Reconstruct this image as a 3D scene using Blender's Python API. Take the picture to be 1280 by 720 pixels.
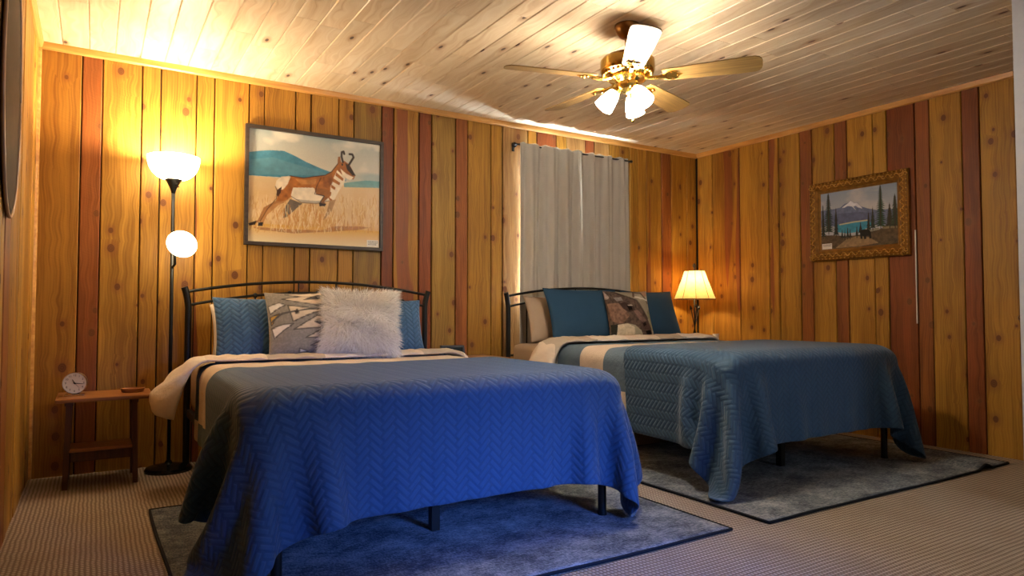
import bpy, bmesh, math, random
import numpy as np
from mathutils import Vector, Matrix
random.seed(7); rng = np.random.default_rng(11)
for o in list(bpy.data.objects): bpy.data.objects.remove(o)
SC = bpy.context.scene; COL = SC.collection
PI = math.pi

# ------------------------------------------------------------------ room measures (metres)
XL, XR, D, ZC, ZB = -0.293, 4.926, 4.597, 2.44, 2.402   # left wall, right wall, back wall, ceiling, crown underside
YF = -0.75                                              # front wall behind the camera

# ------------------------------------------------------------------ camera
cam_d = bpy.data.cameras.new('camera'); cam = bpy.data.objects.new('camera', cam_d); COL.objects.link(cam)
yaw, pit = 0.5529, 0.0356
fw = Vector((math.sin(yaw)*math.cos(pit), math.cos(yaw)*math.cos(pit), math.sin(pit)))
cam.location = (0, 0, 0.92)
cam.rotation_euler = fw.to_track_quat('-Z', 'Y').to_euler()
cam_d.sensor_width = 36; cam_d.lens = 36*846.3/1280; cam_d.clip_start = 0.02
SC.camera = cam

# ------------------------------------------------------------------ world, daylight, exposure
W = bpy.data.worlds.new('world'); SC.world = W; W.use_nodes = True
W.node_tree.nodes['Background'].inputs[0].default_value = (0.55, 0.75, 1.0, 1)
W.node_tree.nodes['Background'].inputs[1].default_value = 1.0
SC.view_settings.view_transform = 'Standard'; SC.view_settings.look = 'None'
SC.view_settings.gamma = 1.0; SC.view_settings.use_curve_mapping = False
SC.view_settings.exposure = 0.72
def area(name, loc, target, sx, sy, power, col, spread=PI):
    l = bpy.data.lights.new(name, 'AREA'); l.shape = 'RECTANGLE'; l.size = sx; l.size_y = sy
    l.energy = power; l.color = col; l.spread = spread
    o = bpy.data.objects.new(name, l); COL.objects.link(o); o.location = loc
    o.rotation_euler = (Vector(target)-Vector(loc)).to_track_quat('-Z', 'Y').to_euler(); return o
# daylight entering by the curtained window in the back wall
area('window_daylight', (3.42, D+0.14, 1.55), (3.42, 0, 1.55), 0.84, 1.18, 190, (0.72, 0.86, 1.0))
# the bright ground outside the same window, shining up to the ceiling
area('outside_ground_glow', (3.35, D+0.36, 0.92), (3.30, D-0.02, 2.3), 1.1, 0.4, 650, (0.72, 0.86, 1.0))
# added blue light behind the camera, for the cast on the near bed
area('added_blue_front_light', (1.80, YF-0.14, 1.20), (1.45, 2.0, 0.02), 0.8, 0.45, 9.0, (0.07, 0.23, 1.0), math.radians(40))
area('added_front_fill', (3.2, YF-0.14, 1.15), (3.2, 2.0, 0.5), 0.7, 1.5, 4, (0.86, 0.90, 1.0), math.radians(140))  # pale fill light added behind the camera

# ------------------------------------------------------------------ helpers
def lin(h):
    h = h.lstrip('#'); r = [int(h[i:i+2], 16)/255 for i in (0, 2, 4)]
    return tuple(c/12.92 if c <= .04045 else ((c+.055)/1.055)**2.4 for c in r)
def L4(h): return (*lin(h), 1)

class NT:
    """tiny node builder"""
    def __init__(s, name):
        s.m = bpy.data.materials.new(name); s.m.use_nodes = True; s.t = s.m.node_tree
        s.b = s.t.nodes['Principled BSDF']; s.out = s.t.nodes['Material Output']
    def n(s, typ, **kw):
        nd = s.t.nodes.new(typ)
        for k, v in kw.items(): setattr(nd, k, v)
        return nd
    def l(s, a, b): s.t.links.new(a, b)
    def setin(s, sock, v):
        if hasattr(v, 'links'): s.l(v, sock)
        else: sock.default_value = v
    def math(s, op, a, b=0.0, c=0.0, clamp=False):
        nd = s.n('ShaderNodeMath', operation=op, use_clamp=clamp)
        s.setin(nd.inputs[0], a); s.setin(nd.inputs[1], b); s.setin(nd.inputs[2], c); return nd.outputs[0]
    def xyz(s, x, y, z):
        nd = s.n('ShaderNodeCombineXYZ'); s.setin(nd.inputs[0], x); s.setin(nd.inputs[1], y); s.setin(nd.inputs[2], z); return nd.outputs[0]
    def sep(s, v):
        nd = s.n('ShaderNodeSeparateXYZ'); s.l(v, nd.inputs[0]); return nd.outputs
    def noise(s, v, scale=1.0, detail=3.0, rough=.55, dist=0.0):
        nd = s.n('ShaderNodeTexNoise'); s.l(v, nd.inputs['Vector']); nd.inputs['Scale'].default_value = scale
        nd.inputs['Detail'].default_value = detail; nd.inputs['Roughness'].default_value = rough; nd.inputs['Distortion'].default_value = dist
        return nd.outputs['Fac']
    def ramp(s, f, stops, interp='LINEAR'):
        nd = s.n('ShaderNodeValToRGB'); nd.color_ramp.interpolation = interp; e = nd.color_ramp.elements
        while len(e) < len(stops): e.new(.5)
        for el, (p, c) in zip(e, stops): el.position = p; el.color = (*c[:3], 1)
        s.setin(nd.inputs[0], f); return nd.outputs[0]
    def mix(s, f, a, b, mode='MIX'):
        nd = s.n('ShaderNodeMix', data_type='RGBA', blend_type=mode)
        s.setin(nd.inputs[0], f); s.setin(nd.inputs[6], a); s.setin(nd.inputs[7], b); return nd.outputs[2]
    def smooth(s, v, a, b):
        nd = s.n('ShaderNodeMapRange', interpolation_type='SMOOTHSTEP')
        s.setin(nd.inputs[0], v); nd.inputs[1].default_value = a; nd.inputs[2].default_value = b; return nd.outputs[0]
    def bump(s, h, strength=.5, dist=.01):
        nd = s.n('ShaderNodeBump'); s.l(h, nd.inputs['Height']); nd.inputs['Strength'].default_value = strength
        nd.inputs['Distance'].default_value = dist; s.l(nd.outputs[0], s.b.inputs['Normal'])
    def obj(s): return s.n('ShaderNodeTexCoord').outputs['Object']
    def uv(s): return s.n('ShaderNodeTexCoord').outputs['UV']
    def fin(s, col=None, rough=.6, metal=0.0, spec=.5, coat=0.0):
        if col is not None: s.setin(s.b.inputs['Base Color'], col)
        s.setin(s.b.inputs['Roughness'], rough); s.b.inputs['Metallic'].default_value = metal
        s.b.inputs['Specular IOR Level'].default_value = spec; s.b.inputs['Coat Weight'].default_value = coat
        return s.m

MATS = {}
def simple(name, hexc, rough=.6, metal=0.0, spec=.5, var=.12, scale=30, bump=0.0):
    if name in MATS: return MATS[name]
    t = NT(name); c = lin(hexc)
    f = t.noise(t.obj(), scale, 3)
    col = t.ramp(f, [(.25, tuple(x*(1-var) for x in c)), (.75, tuple(min(1, x*(1+var)) for x in c))])
    if bump: t.bump(f, bump, .004)
    MATS[name] = t.fin(col, rough, metal, spec); return MATS[name]
def glow(name, col, strength, base='#ffffff'):
    t = NT(name); t.b.inputs['Emission Color'].default_value = (*col, 1); t.b.inputs['Emission Strength'].default_value = strength
    f = t.noise(t.obj(), 14, 2); c = lin(base)
    MATS[name] = t.fin(t.ramp(f, [(.2, tuple(x*.96 for x in c)), (.8, c)]), .35); return MATS[name]

def wood_wall():
    t = NT('knotty_board_wall'); oi = t.n('ShaderNodeObjectInfo'); rnd = oi.outputs['Random']
    x, y, z = t.sep(t.obj())
    across = t.math('ADD', x, y)
    ro = t.math('MULTIPLY', rnd, 40.0)
    # knots: scattered cells stretched along the board
    kv = t.xyz(t.math('ADD', t.math('MULTIPLY', across, 7.5), ro), t.math('ADD', t.math('MULTIPLY', z, 5.6), ro), 0.0)
    vo = t.n('ShaderNodeTexVoronoi', voronoi_dimensions='2D', feature='F1'); t.l(kv, vo.inputs['Vector']); vo.inputs['Scale'].default_value = 1.0
    kd = t.math('DIVIDE', vo.outputs['Distance'], t.math('MULTIPLY_ADD', t.sep(vo.outputs['Color'])[1], 1.0, .45))
    near = t.smooth(kd, .62, .05)                       # pulls the grain round the knot
    wob = t.noise(t.xyz(t.math('MULTIPLY', across, 2.5), ro, t.math('MULTIPLY', z, .9)), 1.0, 2)
    gx = t.math('ADD', across, t.math('ADD', t.math('MULTIPLY', wob, .05), t.math('MULTIPLY', near, .012)))
    ring = t.math('SINE', t.math('MULTIPLY', gx, 420.0))
    fine = t.noise(t.xyz(t.math('MULTIPLY', gx, 60.0), ro, t.math('MULTIPLY', z, 2.2)), 1.0, 4, .6)
    broad = t.noise(t.xyz(t.math('MULTIPLY', gx, 9.0), ro, t.math('MULTIPLY', z, .7)), 1.0, 3)
    g = t.math('ADD', t.math('MULTIPLY', ring, .035), t.math('ADD', t.math('MULTIPLY', fine, .55), t.math('MULTIPLY', broad, .55)))
    tint = oi.outputs['Color']
    lo = t.mix(1.0, tint, (.60, .50, .38, 1), 'MULTIPLY'); hi = t.mix(1.0, tint, (1.18, 1.16, 1.08, 1), 'MULTIPLY')
    col = t.mix(t.smooth(g, .36, .74), lo, hi)
    # red heartwood streaks where a board has them (alpha is its share of pale wood)
    hw = t.noise(t.xyz(t.math('MULTIPLY', across, 9.0), t.math('ADD', ro, 5.0), t.math('MULTIPLY', z, .55)), 1.0, 1)
    m = t.smooth(t.math('SUBTRACT', hw, oi.outputs['Alpha']), -.012, .012)
    col = t.mix(m, col, t.mix(t.smooth(g, .2, .9), (.14, .040, .011, 1), (.33, .10, .028, 1)))
    knot = t.smooth(kd, .125, .085); core = t.math('SINE', t.math('MULTIPLY', kd, 130.0))
    kc = t.mix(t.math('MULTIPLY_ADD', core, .5, .5), (.050, .014, .005, 1), (.13, .042, .011, 1))
    has = t.math('GREATER_THAN', t.sep(vo.outputs['Color'])[0], .62)
    col = t.mix(t.math('MULTIPLY', knot, has), col, kc)
    halo = t.math('MULTIPLY', t.smooth(kd, .34, .12), has)
    col = t.mix(t.math('MULTIPLY', halo, .45), col, (.22, .075, .018, 1))
    # rough-sawn marks
    saw = t.noise(t.xyz(t.math('MULTIPLY', across, 6.0), ro, t.math('MULTIPLY', t.math('ADD', z, t.math('MULTIPLY', across, .35)), 240.0)), 1.0, 1)
    h = t.math('ADD', t.math('MULTIPLY', saw, .35), t.math('MULTIPLY', fine, .6))
    t.bump(h, .35, .003)
    return t.fin(col, t.math('MULTIPLY_ADD', fine, .25, .40), spec=.35)
def wood_pale():
    t = NT('pale_pine_plank'); oi = t.n('ShaderNodeObjectInfo'); rnd = oi.outputs['Random']; ro = t.math('MULTIPLY', rnd, 50.0)
    x, y, z = t.sep(t.obj())
    vo = t.n('ShaderNodeTexVoronoi', voronoi_dimensions='2D'); t.l(t.xyz(t.math('ADD', t.math('MULTIPLY', x, 11.0), ro), t.math('ADD', t.math('MULTIPLY', y, 4.4), ro), 0.0), vo.inputs['Vector']); vo.inputs['Scale'].default_value = 1.0
    kd = vo.outputs['Distance']
    wob = t.noise(t.xyz(t.math('MULTIPLY', x, 4.0), t.math('MULTIPLY', y, .9), ro), 1.0, 2)
    gx = t.math('ADD', x, t.math('ADD', t.math('MULTIPLY', wob, .10), t.math('MULTIPLY', t.smooth(kd, .6, .05), .03)))
    g = t.noise(t.xyz(t.math('MULTIPLY', gx, 34.0), t.math('MULTIPLY', y, 1.3), ro), 1.0, 4, .6)
    col = t.ramp(g, [(.22, lin('#c4a27a')), (.40, lin('#dcc3a0')), (.6, lin('#e9d6b8')), (.85, lin('#f2e5cf'))])
    v = t.math('MULTIPLY_ADD', rnd, .16, .86)
    col = t.mix(1.0, col, t.xyz(v, v, v), 'MULTIPLY')
    has = t.math('GREATER_THAN', t.sep(vo.outputs['Color'])[0], .90)
    col = t.mix(t.math('MULTIPLY', t.math('MULTIPLY', t.smooth(kd, .36, .1), has), .55), col, L4('#a06c3e'))
    col = t.mix(t.math('MULTIPLY', t.smooth(kd, .13, .07), has), col, L4('#4a2a16'))
    t.bump(g, .12, .002)
    return t.fin(col, .42, spec=.4)
def wood_plain(name, a, b, scale=40, along='x', rough=.42):
    t = NT(name); x, y, z = t.sep(t.obj()); ax = {'x': (x, y, z), 'y': (y, x, z), 'z': (z, x, y)}[along]
    g = t.noise(t.xyz(t.math('MULTIPLY', ax[0], 3.0), t.math('MULTIPLY', ax[1], scale), t.math('MULTIPLY', ax[2], scale)), 1.0, 4)
    t.bump(g, .15, .002)
    return t.fin(t.ramp(g, [(.3, lin(a)), (.7, lin(b))]), rough)
def carpet():
    t = NT('berber_loop_carpet'); x, y, z = t.sep(t.obj())
    nz = t.noise(t.obj(), 3.0, 2); s = 2*PI/.017
    xx = t.math('ADD', x, t.math('MULTIPLY', t.noise(t.obj(), 9.0, 2), .012))
    a = t.math('SINE', t.math('MULTIPLY', xx, s)); b = t.math('SINE', t.math('MULTIPLY', t.math('ADD', y, t.math('MULTIPLY', nz, .02)), s*.8))
    h = t.math('MULTIPLY_ADD', t.math('MULTIPLY', t.math('MULTIPLY_ADD', a, .5, .5), t.math('MULTIPLY_ADD', b, .5, .5)), 1.0, 0.0)
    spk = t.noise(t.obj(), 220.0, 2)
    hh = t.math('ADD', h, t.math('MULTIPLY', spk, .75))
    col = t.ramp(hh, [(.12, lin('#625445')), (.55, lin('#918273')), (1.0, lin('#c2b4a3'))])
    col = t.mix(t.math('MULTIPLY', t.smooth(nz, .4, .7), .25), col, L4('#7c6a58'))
    t.bump(hh, .6, .006); return t.fin(col, .95, spec=.1)
def rug_mat():
    t = NT('distressed_woven_rug'); x, y, z = t.sep(t.obj())
    n1 = t.noise(t.obj(), 5.0, 5, .7); n2 = t.noise(t.xyz(t.math('MULTIPLY', x, 25.0), t.math('MULTIPLY', y, 140.0), 0.0), 1.0, 3, .7)
    n3 = t.noise(t.xyz(t.math('MULTIPLY', x, 150.0), t.math('MULTIPLY', y, 60.0), 0.0), 1.0, 2, .7)
    f = t.math('ADD', t.math('MULTIPLY', n1, .45), t.math('ADD', t.math('MULTIPLY', n2, .35), t.math('MULTIPLY', n3, .3)))
    col = t.ramp(f, [(.36, lin('#22262c')), (.50, lin('#4e545c')), (.60, lin('#82878b')), (.72, lin('#b4b3ad'))])
    t.bump(n2, .5, .004); return t.fin(col, .95, spec=.1)
def quilt_mat(name, ca, cb, bs=.36):
    """stitched basket-weave: diagonal bars, three cells long, alternately along and across"""
    t = NT(name); u, v, _ = t.sep(t.uv()); s = 1/.0235
    r2 = .70711
    a = t.math('MULTIPLY', t.math('MULTIPLY', t.math('ADD', u, v), r2), s); b = t.math('MULTIPLY', t.math('MULTIPLY', t.math('SUBTRACT', v, u), r2), s)
    i = t.math('FLOOR', a); j = t.math('FLOOR', b)
    k = t.math('FLOORED_MODULO', t.math('SUBTRACT', i, j), 6.0)
    hor = t.math('LESS_THAN', k, 2.5)
    fa = t.math('SUBTRACT', a, i); fb = t.math('SUBTRACT', b, j)
    # distance along a bar (0..3) and across it (0..1)
    la = t.math('ADD', k, fa)
    k2 = t.math('FLOORED_MODULO', t.math('SUBTRACT', j, i), 6.0); k2 = t.math('SUBTRACT', k2, 1.0)
    lb = t.math('ADD', k2, fb)
    along = t.math('ADD', t.math('MULTIPLY', hor, la), t.math('MULTIPLY', t.math('SUBTRACT', 1.0, hor), lb))
    acr = t.math('ADD', t.math('MULTIPLY', hor, fb), t.math('MULTIPLY', t.math('SUBTRACT', 1.0, hor), fa))
    ea = t.math('MULTIPLY', t.math('MULTIPLY', acr, t.math('SUBTRACT', 1.0, acr)), 4.0)
    el = t.math('MULTIPLY', t.math('MULTIPLY', along, t.math('SUBTRACT', 3.0, along)), .8, clamp=True)
    h = t.math('MULTIPLY', t.smooth(ea, .30, .95), t.smooth(el, .25, .95))
    wv = t.noise(t.uv(), 600.0, 2)
    hh = t.math('ADD', h, t.math('MULTIPLY', wv, .15))
    t.bump(hh, bs, .006)
    col = t.mix(t.smooth(h, 0.0, .5), (*[c*.92 for c in lin(ca)], 1), t.mix(t.noise(t.uv(), 7.0, 2), L4(ca), L4(cb)))
    t.b.inputs['Sheen Weight'].default_value = .15
    return t.fin(col, .72, spec=.3)
def cloth(name, a, b, scale=380, rough=.85, bump=.2, wr=0.0):
    if name in MATS: return MATS[name]
    t = NT(name); o = t.obj(); x, y, z = t.sep(o)
    f = t.noise(o, scale, 2); f2 = t.noise(o, 9.0, 3)
    col = t.mix(t.math('ADD', t.math('MULTIPLY', f, .6), t.math('MULTIPLY', f2, .4)), L4(a), L4(b))
    h = t.math('ADD', t.math('MULTIPLY', f, .3), t.math('MULTIPLY', t.noise(o, 16.0, 3), wr))
    t.bump(h, bump, .01); MATS[name] = t.fin(col, rough, spec=.2); return MATS[name]
def patchwork(name, phase, vy0, band):
    """wide colour blocks of the duvet, from flat cloth coordinates"""
    t = NT(name); u, v, _ = t.sep(t.uv())
    i = t.math('FLOOR', t.math('DIVIDE', t.math('SUBTRACT', v, vy0), band)); j = t.math('FLOOR', t.math('DIVIDE', t.math('SUBTRACT', u, phase), 2.0))
    k = t.math('FLOORED_MODULO', t.math('ADD', t.math('ADD', i, j), 2.0), 4.0)
    col = t.ramp(t.math('DIVIDE', t.math('ADD', k, .5), 4.0), [(0, lin('#e2d8cc')), (.25, lin('#64778a')), (.5, lin('#d2c3b2')), (.75, lin('#5f7285'))], 'CONSTANT')
    f = t.noise(t.uv(), 420.0, 2); w = t.noise(t.uv(), 13.0, 4)
    col = t.mix(.12, col, t.mix(f, (.0, .0, .0, 1), (1, 1, 1, 1)), 'OVERLAY')
    t.bump(t.math('ADD', t.math('MULTIPLY', w, 1.0), t.math('MULTIPLY', f, .08)), .5, .02)
    return t.fin(col, .85, spec=.2)
def vcol(name, rough=.7, spec=.25, weave=0.0):
    t = NT(name); a = t.n('ShaderNodeAttribute', attribute_name='paint')
    f = t.noise(t.obj(), 160.0, 3)
    col = t.mix(.10, a.outputs['Color'], t.mix(f, (0, 0, 0, 1), (1, 1, 1, 1)), 'OVERLAY')
    t.bump(f, .15+weave, .002); return t.fin(col, rough, spec=spec)

M_WALL = wood_wall(); M_CEIL = wood_pale()
M_TRIM = wood_plain('warm_pine_trim', '#b57a35', '#dba65c', 40, 'x')
M_TRIMY = wood_plain('warm_pine_trim_side', '#b57a35', '#dba65c', 40, 'y')
M_DARK = simple('dark_backing', '#1c120a', .9)
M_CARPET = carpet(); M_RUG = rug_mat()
M_BIND = cloth('rug_binding', '#0d0f13', '#1a1d22')
M_BLACK = simple('black_metal', '#14130f', .42, 0.3, .5)
M_BRASS = simple('polished_brass', '#d9b25e', .18, 1.0)
M_BRASSD = simple('antique_brass', '#8a6234', .28, 1.0)
M_OAK = wood_plain('fan_blade_oak', '#6f5530', '#a5834d', 60, 'x', .4)
M_TABLE = wood_plain('reddish_table_wood', '#744722', '#a86f3a', 50, 'x', .38)
M_TABLED = wood_plain('brown_table_wood', '#3c2110', '#5a3319', 50, 'z', .45)
M_QUILT = quilt_mat('blue_quilted_cover', '#2c4b69', '#355674')
M_QUILT2 = quilt_mat('steel_blue_quilted_sham', '#35587c', '#3f6890', .45)
M_NAVY = cloth('navy_cotton', '#22405a', '#2b4a66')
M_SHEET = cloth('beige_cotton', '#a08c78', '#b8a490', wr=1.0, bump=.5)
M_BEIGE = cloth('cream_cotton', '#c8b8a4', '#d8cabb', wr=1.2, bump=.6)
M_CURT = cloth('oatmeal_linen', '#aca498', '#c9c2b6', 260)
M_WHITE = simple('white_paint', '#c9ccd2', .6, var=.04)
M_CARD = simple('white_card', '#e8e4dc', .7, var=.03)
M_CHROME = simple('chrome', '#d8d8d8', .15, 1.0)

class MB:
    def __init__(s): s.v = []; s.f = []; s.uv = None
    def add(s, vs, fs):
        n = len(s.v); s.v += [tuple(v) for v in vs]; s.f += [tuple(i+n for i in f) for f in fs]; return s
    def box(s, x0, x1, y0, y1, z0, z1, M=None):
        vs = [Vector((x, y, z)) for z in (z0, z1) for y in (y0, y1) for x in (x0, x1)]
        if M: vs = [M @ v for v in vs]
        return s.add(vs, [(0, 2, 3, 1), (4, 5, 7, 6), (0, 1, 5, 4), (2, 6, 7, 3), (0, 4, 6, 2), (1, 3, 7, 5)])
    def cbox(s, x0, x1, y0, y1, z0, z1, c, M=None):
        """box with chamfered edges"""
        bm = bmesh.new(); bmesh.ops.create_cube(bm, size=1)
        for v in bm.verts: v.co = Vector(((x0+x1)/2+v.co.x*(x1-x0), (y0+y1)/2+v.co.y*(y1-y0), (z0+z1)/2+v.co.z*(z1-z0)))
        bmesh.ops.bevel(bm, geom=bm.edges[:], offset=c, segments=2, affect='EDGES', profile=.6)
        bm.verts.index_update(); vs = [(M @ v.co if M else v.co.copy()) for v in bm.verts]; fs = [[v.index for v in f.verts] for f in bm.faces]; bm.free()
        return s.add(vs, fs)
    def tube(s, path, r, n=10, cap=True):
        path = [Vector(p) for p in path]; rs = r if isinstance(r, (list, tuple)) else [r]*len(path)
        up = None; rings = []
        for i, p in enumerate(path):
            t = (path[min(i+1, len(path)-1)]-path[max(i-1, 0)]).normalized()
            if up is None: up = t.orthogonal().normalized()
            a = (up-t*up.dot(t)); a = a.normalized() if a.length > 1e-6 else t.orthogonal().normalized(); up = a; b = t.cross(a)
            rings.append([p+(a*math.cos(q)+b*math.sin(q))*rs[i] for q in [2*PI*k/n for k in range(n)]])
        vs = [v for rg in rings for v in rg]; fs = [(i*n+k, i*n+(k+1) % n, (i+1)*n+(k+1) % n, (i+1)*n+k) for i in range(len(path)-1) for k in range(n)]
        if cap: fs += [tuple(range(n-1, -1, -1)), tuple(range((len(path)-1)*n, len(path)*n))]
        return s.add(vs, fs)
    def lathe(s, prof, n=24, M=None, cap0=True, cap1=True):
        vs = [Vector((r*math.cos(2*PI*k/n), r*math.sin(2*PI*k/n), z)) for r, z in prof for k in range(n)]
        if M: vs = [M @ v for v in vs]
        m = len(prof); fs = [(i*n+k, i*n+(k+1) % n, (i+1)*n+(k+1) % n, (i+1)*n+k) for i in range(m-1) for k in range(n)]
        if cap0: fs.append(tuple(range(n-1, -1, -1)))
        if cap1: fs.append(tuple(range((m-1)*n, m*n)))
        return s.add(vs, fs)
    def prism(s, poly, z0, z1, M=None):
        n = len(poly); vs = [Vector((x, y, z)) for z in (z0, z1) for x, y in poly]
        if M: vs = [M @ v for v in vs]
        return s.add(vs, [tuple(range(n-1, -1, -1)), tuple(range(n, 2*n))]+[(k, (k+1) % n, n+(k+1) % n, n+k) for k in range(n)])
    def build(s, name, mat, parent=None, origin=(0, 0, 0), smooth=False):
        me = bpy.data.meshes.new(name); o = Vector(origin)
        me.from_pydata([tuple(Vector(v)-o) for v in s.v], [], s.f); me.update()
        bm = bmesh.new(); bm.from_mesh(me); bmesh.ops.recalc_face_normals(bm, faces=bm.faces[:]); bm.to_mesh(me); bm.free()
        me.materials.append(mat)
        if smooth: me.shade_smooth() if smooth is True else None
        ob = bpy.data.objects.new(name, me); COL.objects.link(ob)
        if smooth == 'auto':
            me.shade_smooth(); md = ob.modifiers.new('split', 'EDGE_SPLIT'); md.split_angle = math.radians(38)
        if parent: ob.parent = parent
        return ob
def tag(o, label, cat, group=None):
    o['label'] = label; o['category'] = cat
    if group: o['group'] = group
    return o
def thing(name, label, cat, loc=(0, 0, 0), rot=(0, 0, 0), group=None):
    o = bpy.data.objects.new(name, None); COL.objects.link(o); o.location = loc; o.rotation_euler = rot; o.empty_display_size = .1
    return tag(o, label, cat, group)
def struct(o): o['kind'] = 'structure'; return o
def T(x, y, z): return Matrix.Translation((x, y, z))
def R(a, ax): return Matrix.Rotation(a, 4, ax)

# ------------------------------------------------------------------ setting: floor, walls, ceiling
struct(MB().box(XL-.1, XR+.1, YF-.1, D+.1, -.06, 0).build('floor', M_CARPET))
WX0, WX1, WZ0, WZ1 = 2.99, 3.85, .94, 2.16            # window opening in the back wall
wb = MB()
wb.box(XL-.1, WX0, D+.016, D+.12, 0, ZC).box(WX1, XR+.1, D+.016, D+.12, 0, ZC).box(WX0, WX1, D+.016, D+.12, 0, WZ0).box(WX0, WX1, D+.016, D+.12, WZ1, ZC)
wall_back = struct(wb.build('wall_back', M_DARK))
wall_left = struct(MB().box(XL-.12, XL-.016, YF, D+.016, 0, ZC).build('wall_left', M_DARK))
wall_right = struct(MB().box(XR+.016, XR+.12, 1.45, D+.016, 0, ZC).build('wall_right', M_DARK))
TINT = {'y': ('#ae8030', 1.0), 'o': ('#9a6e2a', 1.0), 'g': ('#967636', 1.0), 't': ('#a37d4c', 1.0), 'r': ('#84461f', 1.0), 'b': ('#6a3416', 1.0),
        'm': ('#aa7a2e', .50), 'n': ('#ae8030', .58), 'w': ('#b78a38', 1.0), 'q': ('#94592a', .60)}
def tint_board(o, key):
    h, a = TINT[key]; c = lin(h); k = random.uniform(.9, 1.1); o.color = (c[0]*k, c[1]*k, c[2]*k, a)
def board_mesh(a0, a1, z0, z1, face):
    """vertical board with eased long edges: profile across (a) and depth (d), extruded in z; face maps (a,d,z) to the room"""
    g = random.uniform(.0022, .0052); c = .004; d = random.uniform(-.0025, .0015); a0 += g; a1 -= g
    prof = [(a0, .016), (a0, d+c), (a0+c, d), (a1-c, d), (a1, d+c), (a1, .016)]
    m = MB(); n = len(prof)
    vs = [face(a, dd, z) for z in (z0, z1) for a, dd in prof]
    m.add(vs, [tuple(range(n)), tuple(range(n, 2*n))]+[(k, (k+1) % n, n+(k+1) % n, n+k) for k in range(n)]); return m
fb = lambda a, d, z: (a, D+d, z)
fr = lambda a, d, z: (XR+d, a, z)
fl = lambda a, d, z: (XL-d, a, z)
bs = [XL, -.082, .02, .222, .324, .524, .627, .835, .93, 1.129, 1.233, 1.425, 1.53, 1.737, 1.828, 2.028, 2.131, 2.332, 2.436, 2.641, 2.748,
      2.99, 3.08, 3.28, 3.38, 3.58, 3.68, 3.85, 3.97, 4.08, 4.18, 4.281, 4.47, 4.594, 4.798, XR]
bk = 'oqwyynyyyywyg'+'rmrg'+'q'+'yytyrytrtyyyy'+'nqyy'
for (a0, a1), k in zip(zip(bs, bs[1:]), bk):
    spans = [(.0, ZB+.01)] if a1 <= WX0+.001 or a0 >= WX1-.001 else [(0, WZ0), (WZ1, ZB+.01)]
    for z0, z1 in spans: tint_board(board_mesh(a0, a1, z0, z1, fb).build('board', M_WALL, wall_back), k)
rs = [1.933, 2.139, 2.246, 2.451, 2.55, 2.752, 2.855, 3.06, 3.164, 3.358, 3.471, 3.673, 3.773, 4.086, 4.396, D-.012]
for (a0, a1), k in zip(zip(rs, rs[1:]), 'yryqryyqyqynymy'): tint_board(board_mesh(a0, a1, 0, ZB+.01, fr).build('board', M_WALL, wall_right), k)
a = D-.012; i = 0
while a > YF+.25:
    w = (.2, .1)[i % 2]; tint_board(board_mesh(a-w, a, 0, ZB+.01, fl).build('board', M_WALL, wall_left), 'wyoywyyoq'[i % 9]); a -= w; i += 1
# ceiling: tongue-and-groove planks, staggered butt joints
ceil = struct(MB().box(XL-.12, XR+.12, YF-.1, D+.12, ZC+.018, ZC+.08).build('ceiling', M_DARK))
x = -.309
while x < XR:
    x0, x1 = max(x, XL-.02)+.0008, min(x+.1295, XR+.02)-.0008; c = .0045
    y = D+.02; cuts = [y]; y -= random.uniform(.25, 1.3)
    while y > YF+.3: cuts.append(y); y -= random.uniform(.6, 1.35)
    cuts.append(YF)
    if x1-x0 > .03:
        for ya, yb in zip(cuts, cuts[1:]):
            prof = [(x0, ZC+.018), (x0, ZC+c), (x0+c, ZC), (x1-c, ZC), (x1, ZC+c), (x1, ZC+.018)]; n = 6
            vs = [(px, yy, pz) for yy in (ya-.0008, yb+.0008) for px, pz in prof]
            MB().add(vs, [tuple(range(n)), tuple(range(n, 2*n))]+[(k, (k+1) % n, n+(k+1) % n, n+k) for k in range(n)]).build('plank', M_CEIL, ceil)
    x += .1295
# crown mouldings
def crown(name, mat, prof, ax, l0, l1):
    n = len(prof); vs = [((l, q, z) if ax == 'x' else (q, l, z)) for l in (l0, l1) for q, z in prof]
    struct(MB().add(vs, [tuple(range(n)), tuple(range(n, 2*n))]+[(k, (k+1) % n, n+(k+1) % n, n+k) for k in range(n)]).build(name, mat))
crown('trim_1', M_TRIM, [(D, ZB), (D-.012, ZB), (D-.02, ZB+.008), (D-.026, ZC), (D, ZC)], 'x', XL, XR)
crown('trim_2', M_TRIMY, [(XL, ZB), (XL+.012, ZB), (XL+.02, ZB+.008), (XL+.026, ZC), (XL, ZC)], 'y', YF, D-.026)
crown('trim_3', M_TRIMY, [(XR, ZB), (XR-.012, ZB), (XR-.02, ZB+.008), (XR-.026, ZC), (XR, ZC)], 'y', 1.93, D-.026)
struct(MB().prism([(XL, D), (XL+.018, D), (XL+.012, D-.012), (XL, D-.018)], 0, ZB).build('trim_4', M_TRIM))
# end of the right wall: wooden jamb and a board door with its brass catch
struct(MB().cbox(XR-.004, XR+.014, 1.80, 1.922, 0, ZB, .003).build('trim_5', wood_plain('jamb_wood', '#6b4320', '#8d5d2f', 40, 'z')))
d1 = struct(MB().cbox(XR+.002, XR+.014, 1.46, 1.795, .01, 2.05, .003).build('door_1', M_TABLED))
MB().lathe([(.004, 0), (.012, .004), (.006, .02), (.016, .034), (.018, .044), (.010, .054), (.002, .056)], 16, T(XR+.001, 1.915, .885) @ R(-PI/2, 'Y')).build('door_knob', M_BRASSD, d1, smooth=True)
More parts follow.
